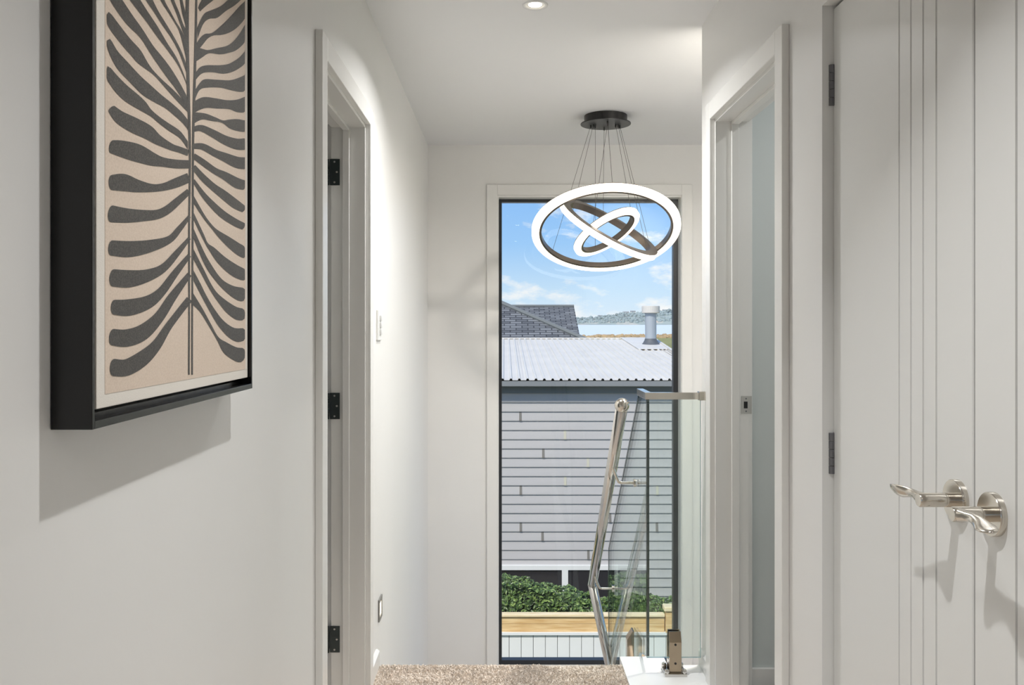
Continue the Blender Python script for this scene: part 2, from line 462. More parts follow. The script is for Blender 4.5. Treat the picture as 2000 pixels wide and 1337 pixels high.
obox('architrave', (WX0+0.004, WX1-0.004, FAR-0.018, FAR, WZ1-0.004, WZ1+aw), 'enamel', w1, 0.003)
obox('sill', (WX0+0.004, WX1-0.004, FAR-0.03, FAR, WZ0-0.03, WZ0+0.01), 'enamel', w1, 0.003)

# ------------------------------------------------------------------ doorways
def hinge(parent, y_knuckle, x_knuckle, z0, z1, leaves, mat, r=0.006):
    bm = bmesh.new()
    n = 5; hgt = (z1-z0)/n
    for i in range(n):
        lathe(bm, [(0, 0), (r, 0), (r, hgt-0.001), (0, hgt-0.001)], Matrix.Translation((x_knuckle, y_knuckle, z0+i*hgt)), 10)
    h = ob('hinge', bm, mat, parent)
    for c in leaves:
        obox('hinge_leaf', (c[0], c[1], c[2], c[3], z0, z1), mat, h, 0.0008)
    return h

def doorway(name, label, face, sgn, y0, y1, head, z_bot, arch=0.062):
    """sgn: direction from the hall into the room along x"""
    root = empty(name, (face+sgn*T/2, (y0+y1)/2, 0), label, 'doorway', None, 'structure')
    j = 0.018; w = T+0.004
    xa, xb = sorted((face-sgn*0.002, face+sgn*w))
    for (ya, yb, za, zb) in ((y0, y0+j, 0, head), (y1-j, y1, 0, head), (y0+j, y1-j, head-j, head)):
        obox('jamb', (xa, xb, ya, yb, za, zb), 'enamel', root)
    # door stops
    sx = sorted((face+sgn*0.052, face+sgn*0.078)); s = 0.012
    if sgn < 0: sx = sorted((face+sgn*0.05, face+sgn*0.073))
    for (ya, yb, za, zb) in ((y0+j, y0+j+s, 0, head-j), (y1-j-s, y1-j, 0, head-j), (y0+j+s, y1-j-s, head-j-s, head-j)):
        obox('door_stop', (sx[0], sx[1], ya, yb, za, zb), 'enamel', root, 0.002)
    for side in (0, 1):
        if side == 0: xs = sorted((face-sgn*0.02, face))
        else: xs = sorted((face+sgn*T, face+sgn*(T+0.02)))
        rv = 0.006
        f0, f1 = y0+rv-arch, y1-rv+arch
        for (ya, yb, za, zb) in ((f0, y0+rv, z_bot, head+arch-rv), (y1-rv, f1, z_bot, head+arch-rv), (y0+rv, y1-rv, head-rv, head+arch-rv)):
            if name == 'door_2' and side == 1:
                ya, yb = max(ya, 2.122), min(yb, 3.083)
                if yb-ya < 0.01: continue
            obox('architrave', (xs[0], xs[1], ya, yb, za, zb), 'enamel', root, 0.0025)
    return root

d1 = doorway('door_1', 'left doorway with white architraves and a door folded back into the room', WL, -1, L0, L1, LH, 0)
# open leaf, hinged on the far jamb, swung into the room
bm = bmesh.new(); box(bm, WL-T-0.035-0.70, WL-T-0.024, L1-0.0585, L1-0.0215, 0.012, LH-0.025)
leaf = ob('door_leaf', bm, 'door', d1, 0.002)
for zz in (1.803, 1.002, 0.203):
    h = hinge(d1, L1-0.0215, WL-T-0.016, zz-0.045, zz+0.045,
          [(WL-T-0.008, WL-T+0.026, L1-0.0215, L1-0.0175), (WL-T-0.0245, WL-T-0.0225, L1-0.052, L1-0.023)], 'hinge_dark', 0.0065)
    for k, (dz, dx) in enumerate(((-0.035, 0.012), (0, 0.02), (0.035, 0.012))):
        bm = bmesh.new(); lathe(bm, [(0, 0), (0.0035, 0), (0.003, 0.0012), (0, 0.0014)], Matrix.Translation((WL-T+dx-0.004, L1-0.0215, zz+dz)) @ Matrix.Rotation(PI/2, 4, 'X'), 10)
        ob('screw', bm, 'steel', h)
d2 = doorway('door_2', 'right doorway with white architraves and a steel strike plate', WR, 1, R0, R1, RH, 0)
bm = bmesh.new(); box(bm, WR+0.088, WR+0.124, R1-0.0205, R1-0.018, 1.0-0.031, 1.0+0.031)
sp = ob('strike_plate', bm, 'steel', d2, 0.0008)
obox('latch_hole', (WR+0.096, WR+0.109, R1-0.0211, R1-0.0204, 0.988, 1.012), 'hole', sp)
for dz in (-0.022, 0.022):
    bm = bmesh.new(); lathe(bm, [(0, 0), (0.003, 0), (0.0025, 0.001), (0, 0.0012)], Matrix.Translation((WR+0.104, R1-0.0205, 1.0+dz)) @ Matrix.Rotation(PI/2, 4, 'X'), 10)
    ob('screw', bm, 'hinge_grey', sp)
# strip of the open leaf hinged on the near jamb
obox('door_leaf', (WR+T+0.03, WR+T+0.73, R0-0.02+0.04, R0+0.055, 0.012, RH-0.025), 'door', d2, 0.002)
obox('baseboard_right_room', (WR+T, 2.2, 3.07, 3.085, 0, 0.068), 'enamel', None, 0.003)
struct(bpy.data.objects['baseboard_right_room'], 'low baseboard on the grey wall inside the right doorway', 'baseboard')

# ------------------------------------------------------------------ cupboard double doors
DX = 0.767            # face of the leaves
MID = 1.4195
def leaf_profile(y0, y1, grooves):
    """outline in (x, y): hall face with V grooves, back face plain"""
    pts = [(DX+0.036, y0), (DX+0.002, y0), (DX, y0+0.002)]
    for g in sorted(grooves):
        pts += [(DX, g-0.0030), (DX+0.007, g-0.0014), (DX+0.007, g+0.0014), (DX, g+0.0030)]
    pts += [(DX, y1-0.002), (DX+0.002, y1), (DX+0.036, y1)]
    return pts

def loft(bm, secs, seg=20):
    rings = []
    for (c, a, b_, tw) in secs:
        ring = []
        for k in range(seg):
            t = 2*PI*k/seg
            u, v = a*math.cos(t), b_*math.sin(t)
            uu = u*math.cos(tw)-v*math.sin(tw); vv = u*math.sin(tw)+v*math.cos(tw)
            ring.append(bm.verts.new((c[0]+uu, c[1], c[2]+vv)))
        rings.append(ring)
    for q in range(len(rings)-1):
        for k in range(seg):
            bm.faces.new((rings[q][k], rings[q][(k+1) % seg], rings[q+1][(k+1) % seg], rings[q+1][k]))
    bm.faces.new(rings[0]); bm.faces.new(rings[-1][::-1])

def cupboard_leaf(name, label, y0, y1, grooves, hy, hdir, hinge_y):
    root = empty(name, (DX, (y0+y1)/2, 0), label, 'cupboard door', None, 'structure')
    bm = bmesh.new(); prism(bm, leaf_profile(y0, y1, grooves), 'z', 0.012, CH-0.012)
    ob('door_leaf', bm, 'door', root)
    z = 0.988
    RX = Matrix.Translation((DX, hy, z)) @ Matrix.Rotation(-PI/2, 4, 'Y')
    bm = bmesh.new()
    lathe(bm, [(0, 0), (0.0345, 0), (0.0345, 0.009), (0.0335, 0.0105), (0.012, 0.0105), (0.012, 0.024), (0.0112, 0.0245), (0.0112, 0.026), (0.012, 0.0265)], RX, 48)
    # neck then lever loft
    ros = ob('lever_handle', bm, 'nickel', root)
    for p in ros.data.polygons: p.use_smooth = True
    ros.data.set_sharp_from_angle(angle=0.6)
    bm = bmesh.new()
    lathe(bm, [(0.012, 0.0265), (0.012, 0.066), (0.0105, 0.0685), (0, 0.069)], RX, 32)
    nk = ob('neck', bm, 'nickel', ros)
    for p in nk.data.polygons: p.use_smooth = True
    nk.data.set_sharp_from_angle(angle=0.6)
    bm = bmesh.new(); xs = DX-0.0575; secs = []
    prof = [(-0.010, 0.0, 0.0095, 0.0085, 0), (0.0, 0.0, 0.011, 0.0118, 0), (0.010, 0.0, 0.0108, 0.0112, 0.0), (0.025, 0.002, 0.0085, 0.0080, 0.2), (0.042, 0.0035, 0.0055, 0.0075, 0.55),
            (0.060, 0.002, 0.0045, 0.0100, 0.9), (0.078, 0.0, 0.0038, 0.0125, 1.15), (0.094, -0.001, 0.0032, 0.0128, 1.25), (0.106, -0.001, 0.0026, 0.0100, 1.3), (0.112, -0.001, 0.0015, 0.005, 1.3)]
    for (dy, dz, a, b_, tw) in prof:
        secs.append(((xs+(-0.006 if dy > 0.05 else 0)*min(1, (dy-0.05)/0.03 if dy > 0.05 else 0), hy+hdir*dy, z+dz), a, b_, tw*hdir if hdir < 0 else tw*0.42))
    loft(bm, secs)
    lv = ob('lever', bm, 'nickel', ros, smooth=True)
    for zz in (1.840, 0.984, 0.13):
        hinge(root, hinge_y, DX-0.004, zz-0.048, zz+0.048, [(DX-0.001, DX+0.002, min(hinge_y, y0 if hinge_y < y0 else y1)-0.001, max(hinge_y, y0 if hinge_y < y0 else y1)+0.001)], 'hinge_grey', 0.0072)
    return root
gl = [1.5455, 1.594, 1.642, 1.691]
cupboard_leaf('door_3', 'cupboard door leaf with four close vertical grooves, its lever pointing to the stairs', MID+0.0058, C1-0.004, gl, 1.47, 1, C1-0.003)
cupboard_leaf('door_4', 'nearest cupboard door leaf cut off by the right picture edge', C0+0.004, MID, [1.3037, 1.255, 1.207, 1.158], 1.36, -1, C0+0.003)
# frame lining of the cupboard opening
tr = empty('trim_1', (WR+0.03, C1, 0), 'plain white lining around the cupboard doors', 'trim', None, 'structure')
obox('head_lining', (WR-0.0005, WR+T, C0, C1, CH-0.003, CH+0.001), 'door', tr)
obox('side_lining', (WR-0.0005, WR+T, C1-0.003, C1+0.001, 0, CH-0.003), 'door', tr)
obox('side_lining', (WR-0.0005, WR+T, C0-0.001, C0+0.003, 0, CH-0.003), 'door', tr)

# ------------------------------------------------------------------ baseboards
bm = bmesh.new()
def baseboard(bm, x, sgn, y0, y1, h=0.066, t=0.013, z=0.0):
    prism(bm, [(x, z), (x+sgn*t, z), (x+sgn*t, z+h-0.008), (x+sgn*t*0.45, z+h), (x, z+h)], 'y', y0, y1)
baseboard(bm, WL, 1, -0.3, L0-0.058); baseboard(bm, WL, 1, L1+0.058, TOP-0.03)
struct(ob('baseboard_left', bm, 'enamel'), 'white baseboard along the foot of the left hall wall', 'baseboard')
bm = bmesh.new()
baseboard(bm, WR, -1, -0.3, C0-0.002); baseboard(bm, WR, -1, C1+0.002, R0-0.058); baseboard(bm, WR, -1, R1+0.058, 3.262, z=0.004)
struct(ob('baseboard_right', bm, 'enamel'), 'white baseboard along the foot of the right hall wall', 'baseboard')

# ------------------------------------------------------------------ carpet edge, ledge, stairs
LX0, LX1 = 0.443, 0.612
bm = bmesh.new()
prism(bm, [(LX0, 2.75), (WR-0.002, 2.75), (WR-0.002, 3.262), (LX1, 3.262), (LX1, 3.345), (LX0, 3.345)], 'z', -0.03, 0.006)
struct(ob('trim_2', bm, 'ledge', None, 0.002), 'glossy white capping ledge beside the carpet under the glass', 'ledge')
bm = bmesh.new(); prism(bm, [(LX0, 3.30), (LX1, 3.30), (LX1, 3.345), (LX0, 3.345)], 'z', -0.40, -0.031)
struct(ob('trim_3', bm, 'ledge'), 'white end of the stair stringer below the ledge', 'trim')

st = empty('stairs', (-0.02, TOP, 0), 'carpeted stair flight going down from the landing to the window', 'stairs', None, 'structure')
RISE, RUN = 0.186, 0.255
for i in range(1, 5):
    y0 = TOP+(i-1)*RUN-0.02
    obox('tread', (WL+0.004, LX0-0.02, y0+0.02, y0+RUN+0.04, -i*RISE-0.18, -i*RISE), 'carpet', st, 0.008)
obox('winder_landing', (WL+0.004, 1.84, TOP+4*RUN, FAR-0.002, -5*RISE-0.2, -5*RISE), 'carpet', st, 0.008)
bm = bmesh.new()
prism(bm, [(3.35, -0.05), (TOP+4*RUN+0.05, -0.05-4*RISE-0.04), (TOP+4*RUN+0.05, -0.34-4*RISE), (3.35, -0.36)], 'x', LX0-0.018, LX0+0.14)
ob('stringer', bm, 'ledge', st)
# nosing of the landing
bm = bmesh.new()
tube(bm, [(WL+0.014, TOP-0.022, -0.018), (LX0-0.001, TOP-0.022, -0.018)], 0.018, 14)
struct(ob('trim_4', bm, 'carpet', smooth=True), 'rounded carpet nosing at the edge of the landing', 'trim')

# carpet pile: uncountable tufts
def pile():
    v, f = [], []
    random.seed(3)
    n = 46000
    for i in range(n):
        y = 2.72+ (TOP-0.006-2.72)*random.random()**0.8
        x = random.uniform(WL+0.014, LX0-0.002)
        zb = -0.004
        if y > TOP-0.02: zb = -0.004-(y-TOP+0.02)*0.6
        a = random.uniform(0, 2*PI); h = random.uniform(0.003, 0.0085); w = random.uniform(0.0018, 0.0036)
        if math.sin(x*13+math.sin(y*17)*2)+math.sin(y*23+x*7) > 0.9: h *= 0.65
        lx, ly = random.gauss(0, 0.003), random.gauss(0, 0.003)
        dx, dy = w*math.cos(a), w*math.sin(a); b0 = len(v)
        v += [(x-dx, y-dy, zb), (x+dx, y+dy, zb), (x+dx*0.7+lx, y+dy*0.7+ly, zb+h), (x-dx*0.7+lx, y-dy*0.7+ly, zb+h)]
        f += [(b0, b0+1, b0+2, b0+3)]
    me = bpy.data.meshes.new('carpet_pile'); me.from_pydata(v, [], f); me.materials.append(M['pile'])
    o = bpy.data.objects.new('carpet_pile', me); COL.objects.link(o)
    tag(o, 'short beige carpet pile at the head of the stairs', 'carpet', None, 'stuff')
pile()

# ================================================================== FRAMED PRINT
pic = empty('framed_print', (WL, 1.21, 1.175), 'black box-framed grey palm leaf print on the left wall', 'picture')
PY0, PY1, PZ0, PZ1 = 0.919, 1.503, 1.174, 2.03
PF = -0.435
for nm, c in (('frame_side', (WL+0.001, PF, PY0, PY0+0.0055, PZ0, PZ1)), ('frame_side', (WL+0.001, PF, PY1-0.0055, PY1, PZ0, PZ1)),
              ('frame_rail', (WL+0.001, PF, PY0+0.0055, PY1-0.0055, PZ0, PZ0+0.0085)), ('frame_rail', (WL+0.001, PF, PY0+0.0055, PY1-0.0055, PZ1-0.0085, PZ1))):
    obox(nm, c, 'black', pic, 0.0006)
obox('backing_board', (WL+0.001, WL+0.012, PY0+0.0055, PY1-0.0055, PZ0+0.0085, PZ1-0.0085), 'black', pic)
obox('frame_step', (WL+0.012, WL+0.026, PY0+0.0055, PY1-0.0055, PZ0+0.0085, PZ0+0.0135), 'black', pic)
CX = -0.440
cv = obox('canvas', (WL+0.012, CX, 0.939, 1.492, 1.1935, PZ1-0.018), 'canvas_edge', pic, 0.0012)
BX = CX+0.0004
obox('print_ground', (CX-0.0005, BX, 0.9585, 1.478, 1.2085, PZ1-0.03), 'paper', cv)

def art(x, y):
    """photo pixel -> point of the print, on the canvas plane"""
    d = F*(-BX)/(VX-x)
    return d, CZ-(y-VY)*d/F
def stroke(bm, pts, lift):
    """pts: (x, y, half width) in photo pixels, tip first; smooth Catmull-Rom ribbon with round tip"""
    P_ = [Vector(p) for p in pts]; S = []
    for i in range(len(P_)-1):
        p0 = P_[max(i-1, 0)]; p1 = P_[i]; p2 = P_[i+1]; p3 = P_[min(i+2, len(P_)-1)]
        for k in range(6):
            t = k/6
            S.append(0.5*((2*p1)+(p2-p0)*t+(2*p0-5*p1+4*p2-p3)*t*t+(3*p1-p0-3*p2+p3)*t**3))
    S.append(P_[-1])
    L, R = [], []
    for i, p in enumerate(S):
        a = S[max(i-1, 0)]; b_ = S[min(i+1, len(S)-1)]
        t = Vector((b_.x-a.x, b_.y-a.y)); t.normalize(); n = Vector((-t.y, t.x)); w = max(p.z, 0.5)
        L.append((p.x+n.x*w, p.y+n.y*w)); R.append((p.x-n.x*w, p.y-n.y*w))
    # round tip
    p = S[0]; t = Vector((S[1].x-p.x, S[1].y-p.y)); t.normalize(); n = Vector((-t.y, t.x)); w = max(p.z, 0.5)
    tip = []
    for k in range(1, 8):
        a = PI*k/8
        q = (p.x-n.x*w*math.cos(a)-t.x*w*math.sin(a)*0.45, p.y-n.y*w*math.cos(a)-t.y*w*math.sin(a)*0.45)
        tip.append(q)
    poly_pts = [R[0]]+tip+[L[0]]
    X = BX+lift
    def V(q):
        d, z = art(*q); d = min(max(d, 0.962), 1.474)
        return bm.verts.new((X, d, z))
    Lv = [V(q) for q in L]; Rv = [V(q) for q in R]; Tv = [V(q) for q in tip]
    for i in range(len(Lv)-1):
        bm.faces.new((Lv[i], Lv[i+1], Rv[i+1], Rv[i]))
    bm.faces.new([Rv[0]]+Tv+[Lv[0]])

Z1 = lambda L: [(x*0.33, y*0.33, w*0.33) for x, y, w in L]
Z2 = lambda L: [(x*0.4487, 440+y*0.4487, w*0.4487) for x, y, w in L]
fr = []
WS = lambda L, k: [(x, y, w*k) for x, y, w in L]
fr += [WS(Z1(l), k) for l, k in (
 ([(660, 645, 30), (710, 695, 46), (790, 740, 54), (870, 780, 50), (930, 825, 36), (1010, 868, 24), (1060, 885, 22), (1115, 905, 22)], 0.84),
 ([(662, 868, 42), (720, 880, 52), (810, 905, 56), (900, 942, 42), (960, 958, 30), (1040, 970, 28), (1118, 972, 26)], 0.94),
 ([(662, 1080, 48), (730, 1080, 54), (810, 1100, 40), (900, 1112, 25), (970, 1105, 24), (1040, 1082, 30), (1118, 1050, 30)], 0.95),
 ([(660, 1265, 54), (750, 1275, 46), (850, 1275, 36), (930, 1268, 30), (990, 1240, 27), (1050, 1190, 24), (1118, 1130, 18)], 0.93),
 ([(1445, 852, 36), (1400, 852, 34), (1330, 828, 28), (1260, 790, 24), (1190, 758, 20), (1146, 765, 16)], 0.95),
 ([(1447, 966, 40), (1400, 960, 38), (1330, 930, 30), (1270, 905, 24), (1200, 868, 22), (1144, 865, 18)], 0.88),
 ([(1442, 1095, 34), (1400, 1082, 36), (1330, 1040, 28), (1270, 1010, 22), (1200, 960, 22), (1143, 920, 18)], 0.85),
 ([(1440, 1236, 26), (1390, 1205, 34), (1320, 1150, 32), (1260, 1105, 26), (1200, 1050, 24), (1143, 985, 18)], 0.80),
 ([(1438, 1338, 28), (1390, 1315, 30), (1320, 1270, 30), (1255, 1210, 26), (1200, 1148, 20), (1143, 1065, 12)], 0.74),
)]
fr += [WS(Z2(l), 0.9) for l in (
 [(485, 98, 37), (560, 103, 39), (650, 90, 30), (735, 62, 18), (780, 15, 14), (824, -40, 8)],
 [(492, 228, 42), (560, 232, 42), (640, 218, 30), (710, 185, 20), (770, 120, 15), (824, 55, 8)],
 [(496, 356, 36), (560, 357, 40), (640, 335, 32), (700, 290, 22), (760, 210, 17), (824, 130, 10)],
 [(490, 486, 40), (550, 490, 42), (620, 465, 38), (690, 400, 26), (750, 310, 21), (824, 212, 12)],
 [(494, 618, 42), (550, 618, 40), (620, 578, 36), (680, 520, 25), (735, 435, 18), (824, 320, 16)],
)]
# fronds given by both edges (upper, lower), tip to stem
ZA = lambda L: [(190+x*0.19448, y*0.19448) for x, y in L]
ZB = lambda L: [(360+x*0.25408, 420+y*0.25408) for x, y in L]
edges = [(ZA(u), ZA(l)) for u, l in (
 ([(85, 140), (100, 122), (130, 132), (220, 250), (330, 390), (430, 500), (500, 620), (555, 700), (640, 790), (760, 900), (850, 995), (905, 1060)],
  [(82, 160), (80, 180), (95, 240), (150, 330), (260, 470), (340, 560), (400, 630), (480, 690), (560, 748), (650, 845), (750, 960), (905, 1125)]),
 ([(97, 405), (110, 390), (135, 400), (200, 510), (300, 620), (430, 760), (540, 860), (640, 950), (740, 1030), (840, 1120), (905, 1200)],
  [(94, 420), (92, 445), (120, 540), (200, 690), (330, 830), (450, 950), (560, 1020), (680, 1085), (790, 1175), (870, 1250), (910, 1310)]),
 ([(76, 685), (92, 666), (125, 675), (200, 760), (300, 860), (420, 960), (490, 1030), (540, 1100), (620, 1170), (720, 1240), (830, 1315), (908, 1420)],
  [(72, 700), (70, 725), (90, 790), (170, 910), (270, 1010), (380, 1080), (470, 1130), (540, 1172), (620, 1240), (720, 1315), (830, 1390), (908, 1500)]),
 ([(60, -250), (120, -190), (250, 0), (350, 150), (450, 290), (560, 460), (650, 570), (740, 690), (820, 820), (880, 930), (905, 985)],
  [(40, -230), (55, -130), (125, 0), (180, 90), (290, 240), (430, 380), (520, 520), (600, 640), (700, 780), (790, 900), (905, 1080)]),
 ([(180, -330), (280, -230), (430, 0), (500, 110), (600, 260), (700, 430), (790, 570), (850, 700), (897, 830)],
  [(160, -300), (190, -200), (325, 0), (400, 100), (500, 230), (600, 370), (700, 500), (800, 640), (860, 760), (895, 850)]),
 ([(330, -380), (430, -260), (555, 0), (610, 110), (690, 240), (780, 390), (850, 530), (895, 660)],
  [(310, -350), (360, -220), (485, 0), (560, 110), (650, 250), (740, 380), (820, 530), (897, 740)]),
 ([(500, -400), (580, -250), (672, 0), (730, 110), (790, 220), (840, 300), (890, 400)],
  [(480, -370), (530, -220), (632, 0), (700, 110), (770, 220), (830, 340), (895, 610)]),
 ([(640, -400), (700, -220), (770, 0), (820, 120), (860, 240), (892, 300)],
  [(620, -370), (670, -180), (735, 0), (790, 130), (840, 270), (893, 420)]),
 ([(780, -380), (825, -180), (855, 0), (875, 90), (890, 150)], [(760, -350), (795, -150), (825, 0), (850, 130), (888, 270)]),
 ([(1300, -250), (1180, -140), (1075, -40), (1030, 30), (1010, 80)], [(1330, -200), (1240, -80), (1165, 0), (1090, 60), (1030, 115)]),
 ([(1470, -170), (1400, -90), (1310, 0), (1240, 60), (1150, 100), (1080, 130), (1040, 190), (1000, 280)],
  [(1500, -120), (1490, -60), (1440, 0), (1370, 60), (1290, 110), (1200, 180), (1120, 190), (1060, 245), (1005, 390)]),
 ([(1490, 18), (1470, 22), (1420, 70), (1340, 160), (1250, 250), (1150, 330), (1080, 340), (1030, 380), (990, 440)],
  [(1503, 40), (1508, 90), (1490, 170), (1420, 260), (1340, 320), (1250, 350), (1170, 355), (1110, 385), (1060, 445), (990, 530)]),
 ([(1497, 238), (1482, 245), (1440, 320), (1370, 410), (1300, 460), (1200, 482), (1110, 502), (1050, 488), (985, 470)],
  [(1506, 260), (1508, 315), (1480, 420), (1400, 500), (1320, 530), (1230, 545), (1120, 535), (1050, 578), (985, 620)]),
 ([(1494, 508), (1478, 518), (1420, 580), (1320, 640), (1220, 655), (1100, 655), (1030, 675), (980, 735)],
  [(1505, 530), (1508, 575), (1480, 640), (1380, 710), (1270, 740), (1150, 725), (1050, 737), (980, 810)]),
 ([(1495, 750), (1475, 755), (1420, 780), (1330, 805), (1200, 800), (1080, 795), (1030, 830), (975, 910)],
  [(1506, 770), (1508, 850), (1490, 910), (1430, 922), (1340, 905), (1230, 880), (1100, 880), (1025, 905), (975, 1010)]),
 ([(1495, 968), (1470, 975), (1400, 1000), (1300, 1005), (1180, 985), (1060, 975), (965, 1020)],
  [(1505, 990), (1505, 1070), (1480, 1125), (1400, 1125), (1320, 1095), (1200, 1090), (1080, 1085), (965, 1135)]),
 ([(1495, 1210), (1470, 1206), (1400, 1195), (1320, 1200), (1260, 1208), (1180, 1175), (1080, 1138), (960, 1125)],
  [(1500, 1225), (1500, 1280), (1488, 1320), (1420, 1318), (1330, 1290), (1250, 1232), (1150, 1215), (1050, 1200), (960, 1245)]),
)]
edges += [(ZB(u), ZB(l)) for u, l in (
 ([(468, 255), (455, 235), (420, 215), (350, 170), (250, 110), (200, 60), (150, -10), (70, -150)], [(472, 280), (472, 310), (460, 330), (420, 315), (350, 260), (270, 180), (210, 105), (150, 30), (70, -90)]),
 ([(474, 430), (460, 412), (400, 380), (310, 320), (230, 250), (180, 215), (150, 150), (70, -20)], [(475, 450), (475, 485), (460, 502), (400, 485), (330, 440), (250, 360), (190, 270), (150, 200), (70, 35)]),
 ([(466, 570), (450, 558), (380, 545), (310, 510), (260, 460), (200, 370), (150, 280), (70, 105)], [(470, 590), (468, 640), (445, 662), (400, 650), (330, 600), (260, 530), (190, 440), (140, 350), (70, 180)]),
 ([(460, 728), (445, 716), (400, 705), (320, 655), (250, 595), (200, 520), (150, 420), (70, 262)], [(465, 750), (462, 795), (440, 809), (390, 800), (320, 745), (260, 670), (200, 580), (140, 470), (70, 340)]),
 ([(466, 880), (450, 868), (380, 865), (300, 810), (230, 720), (170, 620), (120, 520), (70, 425)], [(470, 900), (466, 955), (430, 973), (390, 970), (330, 930), (260, 850), (200, 750), (140, 640), (70, 505)]),
 ([(462, 1032), (448, 1020), (400, 1015), (320, 975), (260, 935), (200, 830), (140, 720), (66, 598)], [(466, 1050), (460, 1105), (425, 1131), (370, 1110), (300, 1055), (250, 960), (180, 840), (120, 745), (66, 690)]),
)]
def spline(pts, n):
    p = [Vector(q) for q in pts]; ln = [0]
    for i in range(1, len(p)): ln.append(ln[-1]+(p[i]-p[i-1]).length)
    o_ = []
    for k in range(n+1):
        t = ln[-1]*k/n; i = 0
        while i < len(p)-2 and t > ln[i+1]: i += 1
        u = (t-ln[i])/max(1e-6, ln[i+1]-ln[i])
        p0, p1, p2, p3 = p[max(i-1, 0)], p[i], p[i+1], p[min(i+2, len(p)-1)]
        o_.append(0.5*((2*p1)+(p2-p0)*u+(2*p0-5*p1+4*p2-p3)*u*u+(3*p1-p0-3*p2+p3)*u**3))
    return o_
def frond(bm, up, lo_, lift):
    U, Lw = spline(up, 30), spline(lo_, 30)
    def V(q):
        d, z = art(q.x, q.y)
        return bm.verts.new((BX+lift, min(max(d, 0.962), 1.474), z))
    A_, B_ = [V(q) for q in U], [V(q) for q in Lw]
    for i in range(30): bm.faces.new((A_[i], A_[i+1], B_[i+1], B_[i]))
bm = bmesh.new()
for i, s in enumerate(fr):
    stroke(bm, s, 0.0003+0.00001*(i % 7))
for i, (u_, l_) in enumerate(edges):
    frond(bm, u_, l_, 0.00031+0.00001*(i % 7))
# two lines of the stem
stroke(bm, [(368.5, 731, 1.6), (369, 600, 1.7), (369, 440, 1.8), (370.5, 300, 2.2), (367, 160, 3), (365, 60, 3.4), (366, -20, 3.2), (368, -120, 3)], 0.0004)
stroke(bm, [(374.8, 731, 1.6), (375, 600, 1.7), (376, 440, 1.8), (376.5, 300, 2.0), (378, 220, 2.4), (381, 110, 2.4), (383, 0, 2.0), (384, -120, 2)], 0.0004)
ink = ob('leaf_print', bm, 'ink', cv)

# ================================================================== PENDANT
pend = empty('ring_pendant', (0.545, 4.68, H), 'pendant of three glowing tilted rings hanging before the window', 'pendant lamp')
PC = Vector((0.545, 4.68, 0))
bm = bmesh.new(); lathe(bm, [(0, 0), (0.113, 0), (0.115, -0.002), (0.115, -0.040), (0.112, -0.043), (0, -0.043)], Matrix.Translation((PC.x, PC.y, H)), 48)
can = ob('canopy', bm, 'lamp_black', pend)
bm = bmesh.new(); lathe(bm, [(0, -0.0425), (0.134, -0.0425), (0.135, -0.0445), (0.134, -0.048), (0, -0.048)], Matrix.Translation((PC.x, PC.y, H)), 48)
ob('canopy_plate', bm, 'lamp_black', can)
def ringmat(center, a, v):
    a = a.normalized(); v = (v-a*v.dot(a)).normalized(); n = a.cross(v)
    return Matrix(((a.x, v.x, n.x, center.x), (a.y, v.y, n.y, center.y), (a.z, v.z, n.z, center.z), (0, 0, 0, 1)))
def ring(label, center, a, v, R, wires, light_faces=-1, wd=0.040, hh=0.030):
    """ring in the plane (a, v); the light side is light_faces * normal"""
    m4 = ringmat(center, a, v)
    s = light_faces
    bm = bmesh.new()
    lathe(bm, [(R-wd, -hh/2), (R-wd+0.012, -hh/2), (R-wd+0.012, hh/2), (R-wd, hh/2)], m4, 96, True)
    lathe(bm, [(R-wd+0.012, -s*hh/2), (R-0.004, -s*hh/2), (R-0.004, -s*hh/2+s*0.004), (R-wd+0.012, -s*hh/2+s*0.004)], m4, 96, True)
    r_ = ob('ring', bm, 'ring_metal', pend)
    r_['label'] = label
    for p in r_.data.polygons: p.use_smooth = True
    r_.data.set_sharp_from_angle(angle=0.7)
    bm = bmesh.new()
    zz = sorted((-s*hh/2+s*0.0042, s*hh/2))
    lathe(bm, [(R-wd+0.0122, zz[0]), (R-0.003, zz[0]), (R, zz[0]+0.003), (R, zz[1]-0.003), (R-0.003, zz[1]), (R-wd+0.0122, zz[1])], m4, 96, True)
    d_ = ob('diffuser', bm, 'ring_light', r_)
    for p in d_.data.polygons: p.use_smooth = True
    d_.data.set_sharp_from_angle(angle=0.7)
    for (ang, cx, cy) in wires:
        q = m4 @ Vector(((R-wd+0.006)*math.cos(ang), (R-wd+0.006)*math.sin(ang), 0))
        top = Vector((PC.x+cx, PC.y+cy, H-0.047))
        bm = bmesh.new(); tube(bm, [top, top.lerp(q, 0.5), q], 0.0011, 6); ob('suspension_wire', bm, 'wire', r_)
        bm = bmesh.new(); lathe(bm, [(0, 0), (0.0045, 0), (0.0045, -0.012), (0.003, -0.018), (0, -0.018)], Matrix.Translation(top), 12); ob('wire_grip', bm, 'lamp_black', r_)
view = Vector((0.545, 4.68, 0.5)).normalized()
th = math.radians(28.5)
c1 = Vector((PC.x, PC.y, CZ+(VY-449)*4.68/F))
# big ring: near side tipped up
a = Vector((1, 0, 0.0)); v = Vector((0, math.cos(th), -math.sin(th)))
ring('largest of the three rings', c1, a, v, 0.398, [(math.radians(38), 0.078, 0.02), (math.radians(142), -0.078, 0.02), (math.radians(-90), 0.0, -0.085)], -1, 0.052, 0.030)
